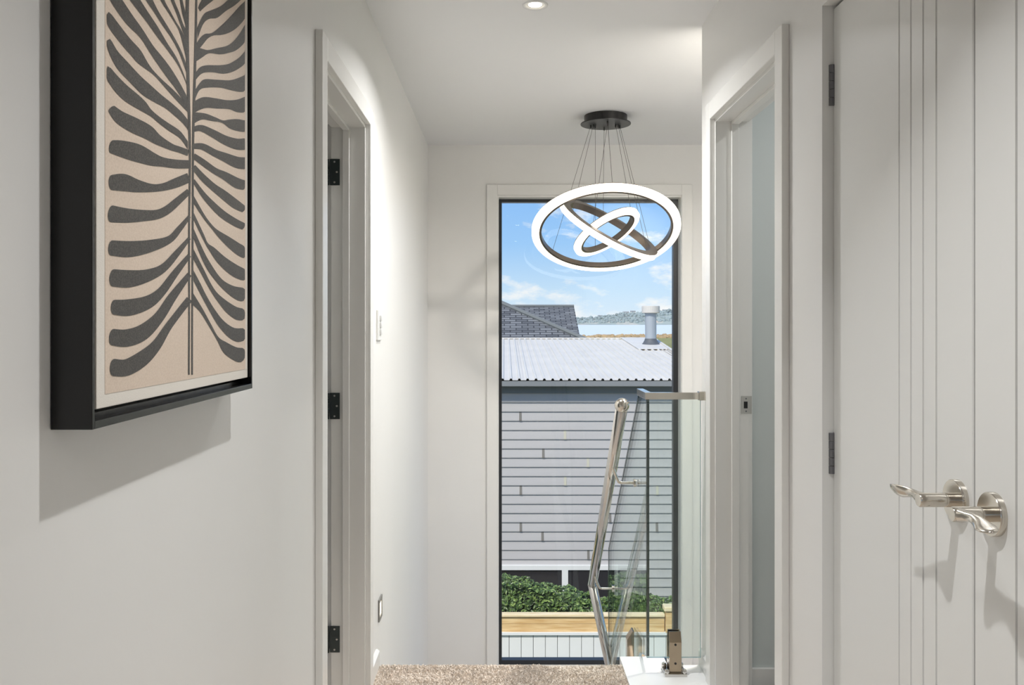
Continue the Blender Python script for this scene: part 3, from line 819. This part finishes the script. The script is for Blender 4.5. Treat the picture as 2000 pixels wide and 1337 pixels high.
# medium ring
def axes(ax, b2, sn, sign):
    e = view; ax = (ax-e*ax.dot(e)).normalized(); b2 = (b2-e*b2.dot(e)-ax*b2.dot(ax)).normalized()
    return ax, e*math.sqrt(1-sn*sn)+b2*sn*sign
a, v = axes(Vector((0.869, 0, -0.493)), Vector((0.493, 0, 0.869)), 0.20, 1)
c2 = Vector((PC.x+0.018, PC.y, CZ+(VY-447)*4.68/F))
ring('middle-sized ring tilted down to the right', c2, a, v, 0.292, [(math.radians(-15), 0.066, 0.0), (math.radians(105), 0.0, 0.07), (math.radians(215), -0.066, 0.0)], -1, 0.046, 0.036)
a, v = axes(Vector((0.842, 0, 0.54)), Vector((-0.54, 0, 0.842)), 0.36, -1)
c3 = Vector((PC.x+0.005, PC.y, CZ+(VY-453)*4.68/F))
ring('smallest ring tilted up to the right', c3, a, v, 0.198, [(math.radians(10), 0.054, 0.0), (math.radians(130), -0.054, 0.015), (math.radians(250), 0.005, -0.05)], -1, 0.046, 0.030)

# ================================================================== DOWNLIGHTS
def downlight(x, y, label, energy, spread=150, col=(0.985, 0.99, 1.0), k=1.0):
    r = empty('downlight', (x, y, H), label, 'downlight', 'recessed ceiling downlights')
    bm = bmesh.new()
    lathe(bm, [(0.030, 0.02), (0.024, 0.018), (0.030, -0.002), (0.044, -0.004), (0.045, -0.001), (0.045, 0.0), (0.034, 0.001)], Matrix.Translation((x, y, H)) @ Matrix.Diagonal((k, k, 1, 1)), 40)
    ob('bezel', bm, 'metal_white', r, smooth=True)
    bm = bmesh.new(); lathe(bm, [(0, -0.0005), (0.021, -0.0008), (0.024, 0.0)], Matrix.Translation((x, y, H)) @ Matrix.Diagonal((k, k, 1, 1)), 32)
    ob('lens', bm, 'bulb', r, smooth=True)
    ld = bpy.data.lights.new('downlight_lamp', 'AREA'); ld.energy = energy; ld.color = col
    ld.shape = 'DISK'; ld.size = 0.042*k; ld.spread = math.radians(spread)
    lo = bpy.data.objects.new('downlight_lamp', ld); COL.objects.link(lo); lo.parent = r; lo.location = (0, 0, -0.012)
    return r
downlight(0.108, 3.05, 'small round downlight in the ceiling above the hall', 14, 142)
downlight(0.15, 1.19, 'ceiling downlight just above the camera over the picture', 6.3, 94)
downlight(0.15, -0.75, 'ceiling downlight behind the camera', 8, 130)
downlight(-0.7, -3.3, 'ceiling downlight in the living room behind', 14)  # added lamp, feeds ambient light into the hall
downlight(1.45, 2.6, 'ceiling downlight inside the right doorway room', 5)  # added lamp, out of sight, lights the small room
downlight(-2.0, 2.2, 'ceiling downlight inside the left doorway room', 5)  # added lamp for the side room, never in view
downlight(1.06, 3.5, 'broad round ceiling light over the stairs behind the right wall', 38, 165, (1.0, 0.95, 0.885), 4.0)  # added fill for the stairwell, broad to soften shadows

# ================================================================== SWITCH AND STEP LIGHT
sw = empty('light_switch', (WL, 3.315, 1.278), 'white three-rocker light switch on the left wall', 'light switch')
obox('plate', (WL, WL+0.008, 3.262, 3.368, 1.278-0.057, 1.278+0.057), 'plastic', sw, 0.002)
for dz in (-0.026, 0, 0.026):
    bm = bmesh.new(); prism(bm, [(WL+0.0078, -0.010), (WL+0.0125, -0.010), (WL+0.0098, 0.010), (WL+0.0078, 0.010)], 'y', 3.297, 3.333)
    for v_ in bm.verts: v_.co.z += 1.278+dz
    ob('rocker', bm, 'rocker', sw)
sl = empty('step_light', (WL, 3.345, 0.19), 'small lit step light low on the left wall above the baseboard', 'step light')
bm = bmesh.new()
for c in ((WL, WL+0.006, 3.305, 3.316, 0.15, 0.233), (WL, WL+0.006, 3.374, 3.385, 0.15, 0.233), (WL, WL+0.006, 3.316, 3.374, 0.15, 0.165), (WL, WL+0.006, 3.316, 3.374, 0.218, 0.233)):
    box(bm, *c)
ob('faceplate', bm, 'plastic_grey', sl)
obox('lens', (WL+0.0005, WL+0.003, 3.316, 3.374, 0.165, 0.218), 'steplens', sl)

# ================================================================== GLASS BALUSTRADE
GY, GX = 3.19, 0.527                       # corner of the two panels
bal = empty('glass_balustrade', (0.63, GY, 0), 'clear glass balustrade with steel handrail and top rail at the stairs', 'balustrade')
def panel(name, poly, axis, a0, a1, par):
    bm = bmesh.new(); prism(bm, poly, axis, a0, a1)
    bmesh.ops.recalc_face_normals(bm, faces=bm.faces)
    o = ob(name, bm, None, par, mats=['bal_glass', 'glass_edge', 'glass_edge_lit'])
    for p in o.data.polygons:
        big = abs(p.normal.x if axis == 'x' else p.normal.y) > 0.9
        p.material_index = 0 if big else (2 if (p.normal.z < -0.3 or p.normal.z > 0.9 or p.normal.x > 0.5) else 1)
    return o
# stair-side panel (plane x = GX) following the flight down
panel('glass_panel', [(GY+0.010, 0.062), (GY+0.010, 1.008), (GY+0.185, 1.008), (4.36, 0.146), (4.36, -0.82), (GY+0.16, 0.02)], 'x', GX-0.006, GX+0.006, bal)
# added strips, edge darkness painted in: sloping top and far upright
e0, e1 = Vector((GX, GY+0.192, 1.0045)), Vector((GX, 4.352, 0.158))
bm = bmesh.new(); dv = (e1-e0).normalized(); nv = Vector((0, -dv.z, dv.y))
if nv.z < 0: nv = -nv
for q0, q1 in ((-0.0072, 0.0072),):
    va = [bm.verts.new(e0+Vector((q, 0, 0))+nv*t) for q, t in ((q0, -0.010), (q1, -0.010), (q1, 0.004), (q0, 0.004))]
    vb = [bm.verts.new(e1+Vector((q, 0, 0))+nv*t) for q, t in ((q0, -0.010), (q1, -0.010), (q1, 0.004), (q0, 0.004))]
    for i in range(4): bm.faces.new((va[i], va[(i+1) % 4], vb[(i+1) % 4], vb[i]))
    bm.faces.new(va[::-1]); bm.faces.new(vb)
ob('glass_edge', bm, 'glass_edge', bal)
obox('glass_edge', (GX-0.0072, GX+0.0072, 4.335, 4.362, -0.80, 0.150), 'glass_edge', bal)
# landing panel facing the hall
panel('glass_panel', [(GX-0.006, 0.062), (WR-0.022, 0.062), (WR-0.022, 1.008), (GX-0.006, 1.008)], 'y', GY-0.006, GY+0.006, bal)
obox('top_rail', (GX-0.0125, WR-0.03, GY-0.0125, GY+0.0125, 1.007, 1.032), 'nickel', bal, 0.0015)
obox('top_rail', (GX-0.0125, GX+0.0125, GY+0.0127, GY+0.19, 1.007, 1.032), 'nickel', bal, 0.0015)
wb = obox('wall_bracket', (WR-0.0305, WR, GY-0.016, GY+0.016, 1.0035, 1.0355), 'nickel', bal, 0.002)
def spigot(x, y, z, h, rot, par, tk=0.027):
    bm = bmesh.new(); box(bm, -0.040, 0.040, -0.040, 0.040, 0, 0.010)
    base = ob('spigot', bm, 'chrome', None, 0.0015)
    base.parent = par; base.matrix_parent_inverse = Matrix.Translation(par.location).inverted()
    base.location = (x, y, z); base.rotation_euler = (0, 0, rot)
    def sub(nm, bm, mat, bev=0.0, sm=False):
        o = ob(nm, bm, mat, None, bev, sm); o.parent = base; return o
    for s in (-1, 1):
        bm = bmesh.new()
        prism(bm, [(s*0.008, 0.010), (s*tk, 0.010), (s*tk, h-0.035), (s*0.014, h), (s*0.008, h)], 'x', -0.022, 0.022)
        sub('clamp_plate', bm, 'bronze', 0.001)
    bm = bmesh.new(); box(bm, -0.022, 0.022, -0.008, 0.008, 0.010, 0.05); sub('clamp_core', bm, 'chrome')
    for zz in (0.28, 0.72):
        bm = bmesh.new(); lathe(bm, [(0, 0), (0.0042, 0), (0.0042, 0.0012), (0, 0.0012)], Matrix.Translation((0, -tk, h*zz)) @ Matrix.Rotation(PI/2, 4, 'X'), 14)
        sub('clamp_screw', bm, 'hole')
    for sx in (-1, 1):
        for sy in (-1, 1):
            bm = bmesh.new()
            lathe(bm, [(0.0, 0.0), (0.0095, 0.0), (0.0095, 0.008), (0.0080, 0.013), (0.004, 0.016), (0, 0.0165)], Matrix.Translation((sx*0.031, sy*0.031, 0.010)), 18)
            sub('bolt_cap', bm, 'chrome', 0, True)
    return base
spigot(0.622, GY, 0.006, 0.155, 0, bal)
spigot(GX, 3.50, -0.215, 0.27, PI/2, bal, 0.036)

# ================================================================== HANDRAIL
RX_ = 0.432
A = Vector((RX_, 3.205, 0.972)); B = Vector((RX_, 4.27, 0.005)); C = Vector((0.545, 4.30, -0.52))
bm = bmesh.new(); tube(bm, [A, A.lerp(B, 0.5), B], 0.0226, 24); hr = ob('handrail', bm, 'chrome', bal, smooth=True)
hr['label'] = 'polished round steel handrail with a ball end'
bm = bmesh.new(); tube(bm, [B, C], 0.0226, 24); ob('lower_rail', bm, 'chrome', hr, smooth=True)
bm = bmesh.new(); bmesh.ops.create_uvsphere(bm, u_segments=24, v_segments=12, radius=0.0232, matrix=Matrix.Translation(B)); ob('elbow', bm, 'chrome', hr, smooth=True)
bm = bmesh.new(); bmesh.ops.create_uvsphere(bm, u_segments=32, v_segments=20, radius=0.0272, matrix=Matrix.Translation(A+(A-B).normalized()*0.012+Vector((0, 0, 0.004)))); ob('ball_end', bm, 'nickel', hr, smooth=True)
for f in (0.245, 0.90):
    p = A.lerp(B, f); u = p+Vector((0, 0, -0.024)); l = p+Vector((0.018, 0, -0.085))
    bm = bmesh.new()
    tube(bm, [u, l+Vector((0, 0, 0.015)), l+Vector((0.006, 0, 0.003)), l+Vector((0.018, 0, 0)), Vector((GX-0.006, p.y, l.z))], 0.0058, 12)
    for sx, rot in ((-1, -PI/2), (1, PI/2)):
        lathe(bm, [(0, 0), (0.016, 0), (0.016, 0.007), (0, 0.008)], Matrix.Translation((GX+sx*0.006, p.y, l.z)) @ Matrix.Rotation(rot, 4, 'Y'), 24)
    br = ob('rail_bracket', bm, 'nickel', hr, smooth=True)
    br.data.set_sharp_from_angle(angle=0.8)

# ================================================================== OUTDOORS
# ground
bm = bmesh.new()
pr = [(5.62, -3.1), (12.3, -3.1), (12.6, -5.0), (160, -5.0), (230, -5.2), (420, -6.2), (520, -6.9)]
for i in range(len(pr)-1):
    (y0, z0), (y1, z1) = pr[i], pr[i+1]
    w0, w1 = 30+y0*1.2, 30+y1*1.2
    q = [bm.verts.new(c) for c in ((-w0, y0, z0), (w0, y0, z0), (w1, y1, z1), (-w1, y1, z1))]
    bm.faces.new(q)
bmesh.ops.remove_doubles(bm, verts=bm.verts, dist=0.001)
ob_ = ob('ground', bm, 'grass'); struct(ob_, 'olive green lawn sloping to the water beyond the roof', 'lawn')
bm = bmesh.new()
q = [bm.verts.new(c) for c in ((-3500, 515, CZ-8.0), (3500, 515, CZ-8.0), (3500, 6000, CZ-8.0), (-3500, 6000, CZ-8.0))]; bm.faces.new(q)
struct(ob('sea', bm, 'sea'), 'pale calm estuary water below the far headland', 'water')
# ground around our own house, outside of all views but real
bm = bmesh.new(); box(bm, -60, 60, -60, 5.62, -3.3, -3.1)
struct(ob('terrace', bm, 'concrete'), 'pale paving around the house', 'paving')
# shore reeds
def reeds():
    bm = bmesh.new(); random.seed(11)
    for i in range(260):
        x = random.uniform(15, 120); y = random.uniform(430, 505)
        r = random.uniform(0.9, 2.6); h = random.uniform(0.5, 1.5)*(0.4+0.6*min(1, (x-15)/40))
        lathe(bm, [(r, -0.6), (r*0.9, h*0.5), (r*0.45, h), (0, h*1.1)], Matrix.Translation((x, y, -6.4)), 7)
    o = ob('shore_reeds', bm, 'reed'); tag(o, 'brown reeds along the near shore of the water', 'reeds', None, 'stuff')
reeds()
# headland
def headland():
    bm = bmesh.new(); random.seed(5)
    D = 3400; n = 420
    prof = [(1125, 622), (1160, 620), (1190, 617), (1210, 613), (1230, 611), (1260, 611), (1290, 608), (1310, 605), (1330, 602), (1420, 600)]
    def top(x):
        for (x0, y0), (x1, y1) in zip(prof[:-1], prof[1:]):
            if x0 <= x <= x1: return y0+(y1-y0)*(x-x0)/(x1-x0)
        return 622+3*math.sin(x*0.02) if x < 1125 else 600+5*math.sin((x-1420)*0.011)
    prev = None
    for i in range(n+1):
        x = -300+i*(2500+300)/n
        t = P(x, top(x)+random.uniform(-0.6, 0.8), D); b0 = Vector((t.x*(D-160)/D, D-160, CZ-8.2)); m_ = Vector((t.x*(D-100)/D, D-90, CZ-8+(t.z-CZ+8)*0.62))
        k = Vector((t.x*1.1, D+500, t.z+random.uniform(-6, 4)))
        cur = [bm.verts.new(q) for q in (b0, m_, t, k)]
        if prev:
            for j in range(3): bm.faces.new((prev[j], cur[j], cur[j+1], prev[j+1]))
        prev = cur
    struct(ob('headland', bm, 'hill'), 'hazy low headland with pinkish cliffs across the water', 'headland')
    bm = bmesh.new()
    for i in range(1500):
        x = random.uniform(1100, 1345) if i < 420 else random.uniform(-250, 2450); yt = top(x); f = random.random()
        y = yt+ (632-yt)*random.uniform(-0.05, 0.85)
        d = D-20-120*((y-yt)/(634-yt))
        c = P(x, y, d-25); r = random.uniform(3, 7.5)
        bmesh.ops.create_icosphere(bm, subdivisions=1, radius=r, matrix=Matrix.Translation(c) @ Matrix.Diagonal((1.3, 1, random.uniform(0.7, 1.2), 1)))
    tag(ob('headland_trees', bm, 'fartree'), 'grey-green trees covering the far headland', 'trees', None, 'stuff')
headland()
def far_house(x, y, w, h, label):
    d = 3380; p = P(x, y, d); s = d/F
    r = empty('far_house', p, label, 'house', 'small houses on the far headland')
    W, Hh = w*s/2, h*s
    obox('wall', (p.x-W, p.x+W, p.y-12, p.y+6, p.z-Hh, p.z+Hh*0.35), 'farhouse', r)
    bm = bmesh.new(); prism(bm, [(p.y-14, p.z+Hh*0.35), (p.y-3, p.z+Hh*0.75), (p.y+8, p.z+Hh*0.35)], 'x', p.x-W*1.08, p.x+W*1.08); ob('roof', bm, 'farroof', r)
far_house(1222, 611.5, 11, 5, 'wide pale house on the far headland left of the flue')
far_house(1236, 610, 9, 5, 'pale house on the far headland next to the flue')
far_house(1172, 618, 8, 4, 'tiny pale house on the low left part of the headland')
far_house(1298, 607, 8, 4, 'tiny pale house on the headland right of the flue')

# ---- neighbour's weatherboard house
NW = 15.0
nb = empty('weatherboard_house', (0, NW, -5.0), 'grey weatherboard house with a pale ribbed steel roof', 'house')
obox('wall_core', (-6, 3.4, NW+0.03, 22.3, -5.0, 0.20), 'brick', nb)
# boards, each with a lower lip that overhangs the next
me_board = None
SP = 18.0/1700*NW
ztop = CZ-(785.4-VY)*NW/F
first = None
for i in range(-1, 31):
    z0 = ztop-i*SP
    if z0 < -4.95: break
    if first is None:
        bm = bmesh.new()
        prism(bm, [(0.03, 0.0), (-0.008, 0.0), (-0.008, 0.012), (0.016, SP+0.012), (0.03, SP+0.012)], 'x', -5.9, 3.35)
        first = ob('weatherboard', bm, 'board', nb); o = first
    else:
        o = first.copy(); COL.objects.link(o); o.parent = nb; o.matrix_parent_inverse = first.matrix_parent_inverse.copy()
    o.location = (random.uniform(-0.01, 0.01), NW, z0)
for (zx, zy, lt) in ((222, 215, 0), (565, 360, 1), (398, 498, 0), (742, 565, 1), (567, 700, 1), (225, 770, 0), (1275, 768, 1), (912, 975, 0), (225, 1045, 0), (1272, 1040, 0), (392, 1115, 0), (745, 1250, 0)):
    p = P(960+zx*0.2543, 760+zy*0.2543, NW-0.02)
    k = round((ztop-p.z+SP/2)/SP); zc = ztop-k*SP+SP/2
    bm = bmesh.new(); prism(bm, [(NW-0.0155, zc-SP/2), (NW-0.0155, zc-SP/2+0.014), (NW+0.012, zc+SP/2-0.004), (NW+0.02, zc+SP/2-0.004), (NW+0.01, zc-SP/2)], 'x', p.x-0.021, p.x+0.021)
    ob('board_joint_cover', bm, 'soaker_light' if lt else 'soaker', nb)
obox('frieze_board', (-6, 3.4, NW-0.03, NW+0.03, 0.075, 0.215), 'frieze', nb)
obox('soffit', (-6.2, 3.5, 14.80, NW+0.05, 0.205, 0.222), 'frieze', nb)
bm = bmesh.new(); prism(bm, [(14.85, 0.205), (14.76, 0.205), (14.745, 0.215), (14.745, 0.300), (14.76, 0.300), (14.76, 0.23), (14.85, 0.23)], 'x', -6.2, 3.5)
ob('gutter', bm, 'gutter', nb)
# roof sheets with ribs
EY, RY = 14.74, 22.8
EZ, RZ = CZ-112*14.74/F, CZ-32*22.8/F
PIT = 0.1413
def roof_sheet(x0, nrib, cut=None):
    prof = []
    for k in range(nrib):
        x = x0+k*PIT
        prof += [(x, 0.0), (x+0.042, 0.0), (x+0.056, 0.030), (x+0.083, 0.030), (x+0.097, 0.0)]
    prof.append((x0+nrib*PIT+0.004, 0.0))
    bm = bmesh.new()
    f = lambda x, e: x if cut is None else min(x, cut[e])
    A_ = [bm.verts.new((f(x, 0), EY, EZ+h+0.001)) for x, h in prof]; B_ = [bm.verts.new((f(x, 1), RY, RZ+h+0.001)) for x, h in prof]
    A2 = [bm.verts.new((f(x, 0), EY, EZ+h-0.003)) for x, h in prof]; B2 = [bm.verts.new((f(x, 1), RY, RZ+h-0.003)) for x, h in prof]
    for i in range(len(prof)-1):
        bm.faces.new((A_[i], A_[i+1], B_[i+1], B_[i])); bm.faces.new((A2[i], B2[i], B2[i+1], A2[i+1]))
        bm.faces.new((A_[i], A2[i], A2[i+1], A_[i+1])); bm.faces.new((B_[i], B_[i+1], B2[i+1], B2[i]))
    return ob('roof_sheet', bm, 'roof', nb)
x = -2.5
while x < 3.2:
    roof_sheet(x, 5, None if x+5*PIT < 3.3 else (3.5, 3.98)); x += 5*PIT
obox('ridge_flashing', (-2.6, 3.05, RY-0.06, RY+0.3, RZ+0.012, RZ+0.036), 'roof', nb)
# flat flashing tray beside the flue
bm = bmesh.new()
zr = lambda y: EZ+(RZ-EZ)*(y-EY)/(RY-EY)
q0 = [(3.05, 19.8), (3.72, 19.8), (3.96, RY+0.1), (3.05, RY+0.1)]
lo = [bm.verts.new((a_, b_, zr(b_)+0.030)) for a_, b_ in q0]; hi = [bm.verts.new((a_, b_, zr(b_)+0.040)) for a_, b_ in q0]
bm.faces.new(lo[::-1]); bm.faces.new(hi)
for i in range(4): bm.faces.new((lo[i], lo[(i+1) % 4], hi[(i+1) % 4], hi[i]))
ob('flashing_tray', bm, 'roof', nb)
bm = bmesh.new(); prism(bm, [(3.60, -0.05), (3.66, -0.05), (3.66, 0.06), (3.60, 0.06)], 'y', EY, RY)
for v_ in bm.verts:
    t = (v_.co.y-EY)/(RY-EY); v_.co.z += EZ+(RZ-EZ)*t; v_.co.x += -0.10+t*0.36
ob('verge_cap', bm, 'roof', nb)
# flue
fy = 21.0; fx = (1271-VX)*fy/F; fz = zr(fy)+0.04; top_z = CZ-(597-VY)*fy/F
bm = bmesh.new(); lathe(bm, [(0.135, 0), (0.135, top_z-fz-0.2), (0.15, top_z-fz-0.2), (0.15, top_z-fz-0.13), (0, top_z-fz-0.13)], Matrix.Translation((fx, fy, fz)), 28)
fl = ob('flue', bm, 'flue', nb, smooth=False)
bm = bmesh.new(); lathe(bm, [(0.19, 0), (0.215, 0.01), (0.215, 0.165), (0.2, 0.175), (0, 0.178)], Matrix.Translation((fx, fy, top_z-0.175)), 28); ob('flue_cap', bm, 'flue_cap', fl)
bm = bmesh.new(); lathe(bm, [(0.24, -0.02), (0.19, 0.02), (0.15, 0.09), (0.14, 0.13)], Matrix.Translation((fx, fy, fz)), 24); ob('flue_boot', bm, 'boot', fl, smooth=True)
# lower window
wz1 = CZ-(1104-VY)*(NW-0.06)/F
wx0, wx1 = -2.2, (1206-VX)*NW/F
mx0, mx1 = (1097-VX)*NW/F, (1109-VX)*NW/F
bm = bmesh.new()
for c in ((wx0, wx1, wz1-0.075, wz1), (wx0, wx0+0.06, wz1-1.3, wz1-0.075), (wx1-0.06, wx1, wz1-1.3, wz1-0.075), (mx0, mx1, wz1-1.3, wz1-0.075), (wx0, wx1, wz1-1.36, wz1-1.3)):
    box(bm, c[0], c[1], NW-0.07, NW+0.02, c[2], c[3])
wn = ob('window', bm, 'fence_white', nb)
M['darkglass'] = paint('dark_window', srgb(48, 46, 50), 0.05, spec=0.6)
obox('pane', (wx0+0.06, mx0, NW-0.04, NW-0.03, wz1-1.3, wz1-0.075), 'darkglass', wn)
obox('pane', (mx1, wx1-0.06, NW-0.04, NW-0.03, wz1-1.3, wz1-0.075), 'darkglass', wn)

# ---- shingle-roofed house behind
sh = empty('shingle_house', (0, 27, -5), 'house with a dark shingle hip roof behind the metal roof', 'house')
def uvquad(name, pts, mat, thick=0.06):
    """roof slope: UV u along x, v up the slope"""
    me = bpy.data.meshes.new(name); n = len(pts)
    vv = [tuple(p) for p in pts]+[(p[0], p[1], p[2]-thick) for p in pts]
    ff = [tuple(range(n)), tuple(range(2*n-1, n-1, -1))]+[(i, (i+1) % n, n+(i+1) % n, n+i) for i in range(n)]
    me.from_pydata(vv, [], ff); me.update()
    uv = me.uv_layers.new(name='UVMap')
    for lp in me.loops:
        c = me.vertices[lp.vertex_index].co
        uv.data[lp.index].uv = (c.x, c.y*1.1)
    me.materials.append(M[mat]); o = bpy.data.objects.new(name, me); COL.objects.link(o); o.parent = sh
    o.matrix_parent_inverse = Matrix.Translation(sh.location).inverted()
    return o
zz = CZ
uvquad('roof_slope', [(-8, 24.0, zz-1.97), (2.4, 24.0, zz-1.97), (2.4, 30, zz+0.565), (-8, 30, zz+0.565)], 'shingle')
uvquad('roof_slope', [(-8, 30, zz+0.565), (2.4, 30, zz+0.565), (2.4, 36, zz-1.97), (-8, 36, zz-1.97)], 'shingle')
ap = Vector((-0.71, 27, zz+0.87)); hb = Vector((3.1, 23.7, zz-0.86))
uvquad('wing_slope', [(-8, 23.7, hb.z), hb, ap, (-8, 27, ap.z)], 'shingle')
uvquad('wing_slope', [hb, (3.1, 29.5, hb.z), ap], 'shingle')
bm = bmesh.new(); tube(bm, [hb+Vector((0, 0, 0.02)), ap+Vector((0, 0, 0.02))], 0.07, 8); ob('hip_cap', bm, 'ridgecap', sh)
bm = bmesh.new(); tube(bm, [(-8, 30, zz+0.575), (2.4, 30, zz+0.575)], 0.05, 8); ob('ridge_cap', bm, 'ridgecap', sh)
bm = bmesh.new(); prism(bm, [(24.3, -5), (35.7, -5), (35.7, zz-1.95), (30, zz+0.40), (24.3, zz-2.0)], 'x', -7.8, 2.2); ob('wall', bm, 'brick', sh)

# ---- fence: white boards below, pine boards above
FY = 10.8
fe = empty('boundary_fence', (0.8, FY, -3.1), 'fence of white upright boards topped with pine planks', 'fence')
zf = lambda y, d=FY: CZ-(y-VY)*d/F
obox('cap_plank', (-2.2, (1297-VX)*FY/F, FY-0.05, FY+0.05, zf(1201.5), zf(1197)), 'timber_cap', fe, 0.004)
obox('plank', (-2.2, (1297-VX)*FY/F, FY-0.02, FY+0.02, zf(1216.2), zf(1201.7)), 'timber', fe, 0.002)
obox('plank', (-2.2, (1297-VX)*FY/F, FY-0.02, FY+0.02, zf(1232), zf(1216.8)), 'timber', fe, 0.002)
obox('rail', (-2.2, 3.4, FY-0.045, FY+0.02, zf(1237.5), zf(1232.3)), 'fence_white', fe, 0.002)
BW = 23.55/F*FY; k0 = (1018-VX)*FY/F
fb = None
k = -12
while k0+k*BW < 3.3:
    if fb is None:
        bm = bmesh.new(); box(bm, 0.003, BW-0.003, -0.012, 0.012, -3.1, zf(1237.7)); fb = ob('fence_board', bm, 'fence_white', fe, 0.002); o = fb
    else:
        o = fb.copy(); COL.objects.link(o); o.parent = fe; o.matrix_parent_inverse = fb.matrix_parent_inverse.copy()
    o.location = (k0+k*BW, FY+random.uniform(-0.001, 0.001), 0); k += 1
obox('back_rail', (-2.2, 3.4, FY+0.02, FY+0.04, -3.1, zf(1240)), 'fence_joint', fe)
px0, px1 = (1299-VX)*FY/F, (1314-VX)*FY/F
po = obox('post', (px0, px1, FY-0.055, FY+0.045, zf(1232), zf(1188)), 'timber', fe, 0.003)
bm = bmesh.new(); box(bm, px0-0.024, px1+0.024, FY-0.08, FY+0.07, zf(1190), zf(1181)); ob('post_cap', bm, 'timber_cap', po, 0.014)

# ---- hedge
def hedge():
    r = empty('hedge', (0.8, 11.4, -3.1), 'clipped dense green hedge between the fence and the house', 'hedge')
    rnd = random.Random(21)
    def topz(x):
        pts = [(-2.0, -1.99), (0.0, -2.02), (0.24, -2.06), (0.5, -2.10), (0.7, -2.14), (0.9, -2.20), (1.37, -2.31), (1.9, -2.26), (2.2, -2.33), (2.8, -2.36)]
        for (a0, b0), (a1, b1) in zip(pts[:-1], pts[1:]):
            if a0 <= x <= a1: return b0+(b1-b0)*(x-a0)/(a1-a0)
        return -2.3
    v, f = [], []
    Y0, Y1 = 10.98, 11.45
    def leaf(c, s, n):
        t = n.cross(Vector((rnd.gauss(0, 1), rnd.gauss(0, 1), rnd.gauss(0, 1)))).normalized(); b_ = n.cross(t)
        b0 = len(v)
        for a_, q, h in ((-1, 0, 0), (-0.2, 0.42, 0.12), (0.5, 0.34, 0.1), (1, 0, -0.1), (0.5, -0.34, 0.1), (-0.2, -0.42, 0.12)):
            p = c+t*a_*s+b_*q*s+n*h*s; v.append(tuple(p))
        f.extend([(b0, b0+1, b0+2, b0+3), (b0, b0+3, b0+4, b0+5)])
    for i in range(15000):
        x = rnd.uniform(-1.6, 2.6); tz = topz(x)+0.02*math.sin(x*9)+0.015*math.sin(x*23+1)
        if rnd.random() < 0.68:
            z = tz-(tz+3.0)*rnd.random()**1.3*0.75; y = Y0+abs(rnd.gauss(0, 0.05))+0.05*math.sin(x*7+z*9)+max(0, 0.12-(tz-z))*0.5
            n = Vector((rnd.gauss(0, 0.5), -1, rnd.gauss(0.45, 0.5))).normalized()
        else:
            y = rnd.uniform(Y0+0.02, Y1); z = tz-abs(rnd.gauss(0, 0.035))+0.02*math.sin(y*19); n = Vector((rnd.gauss(0, 0.5), rnd.gauss(-0.3, 0.5), 1)).normalized()
        leaf(Vector((x, y, z)), rnd.uniform(0.020, 0.036), n)
    me = bpy.data.meshes.new('foliage'); me.from_pydata(v, [], f); me.materials.append(M['leaf'])
    o = bpy.data.objects.new('foliage', me); COL.objects.link(o); o['kind'] = 'stuff'
    o.parent = r; o.matrix_parent_inverse = Matrix.Translation(r.location).inverted()
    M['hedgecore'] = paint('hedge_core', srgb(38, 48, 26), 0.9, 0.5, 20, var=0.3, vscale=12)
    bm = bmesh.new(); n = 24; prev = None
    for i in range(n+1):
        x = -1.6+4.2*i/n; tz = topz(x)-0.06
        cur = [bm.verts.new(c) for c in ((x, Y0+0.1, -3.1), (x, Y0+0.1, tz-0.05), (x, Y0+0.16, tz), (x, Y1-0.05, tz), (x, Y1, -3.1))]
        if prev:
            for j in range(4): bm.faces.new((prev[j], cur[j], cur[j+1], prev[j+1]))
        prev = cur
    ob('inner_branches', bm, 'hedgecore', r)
hedge()
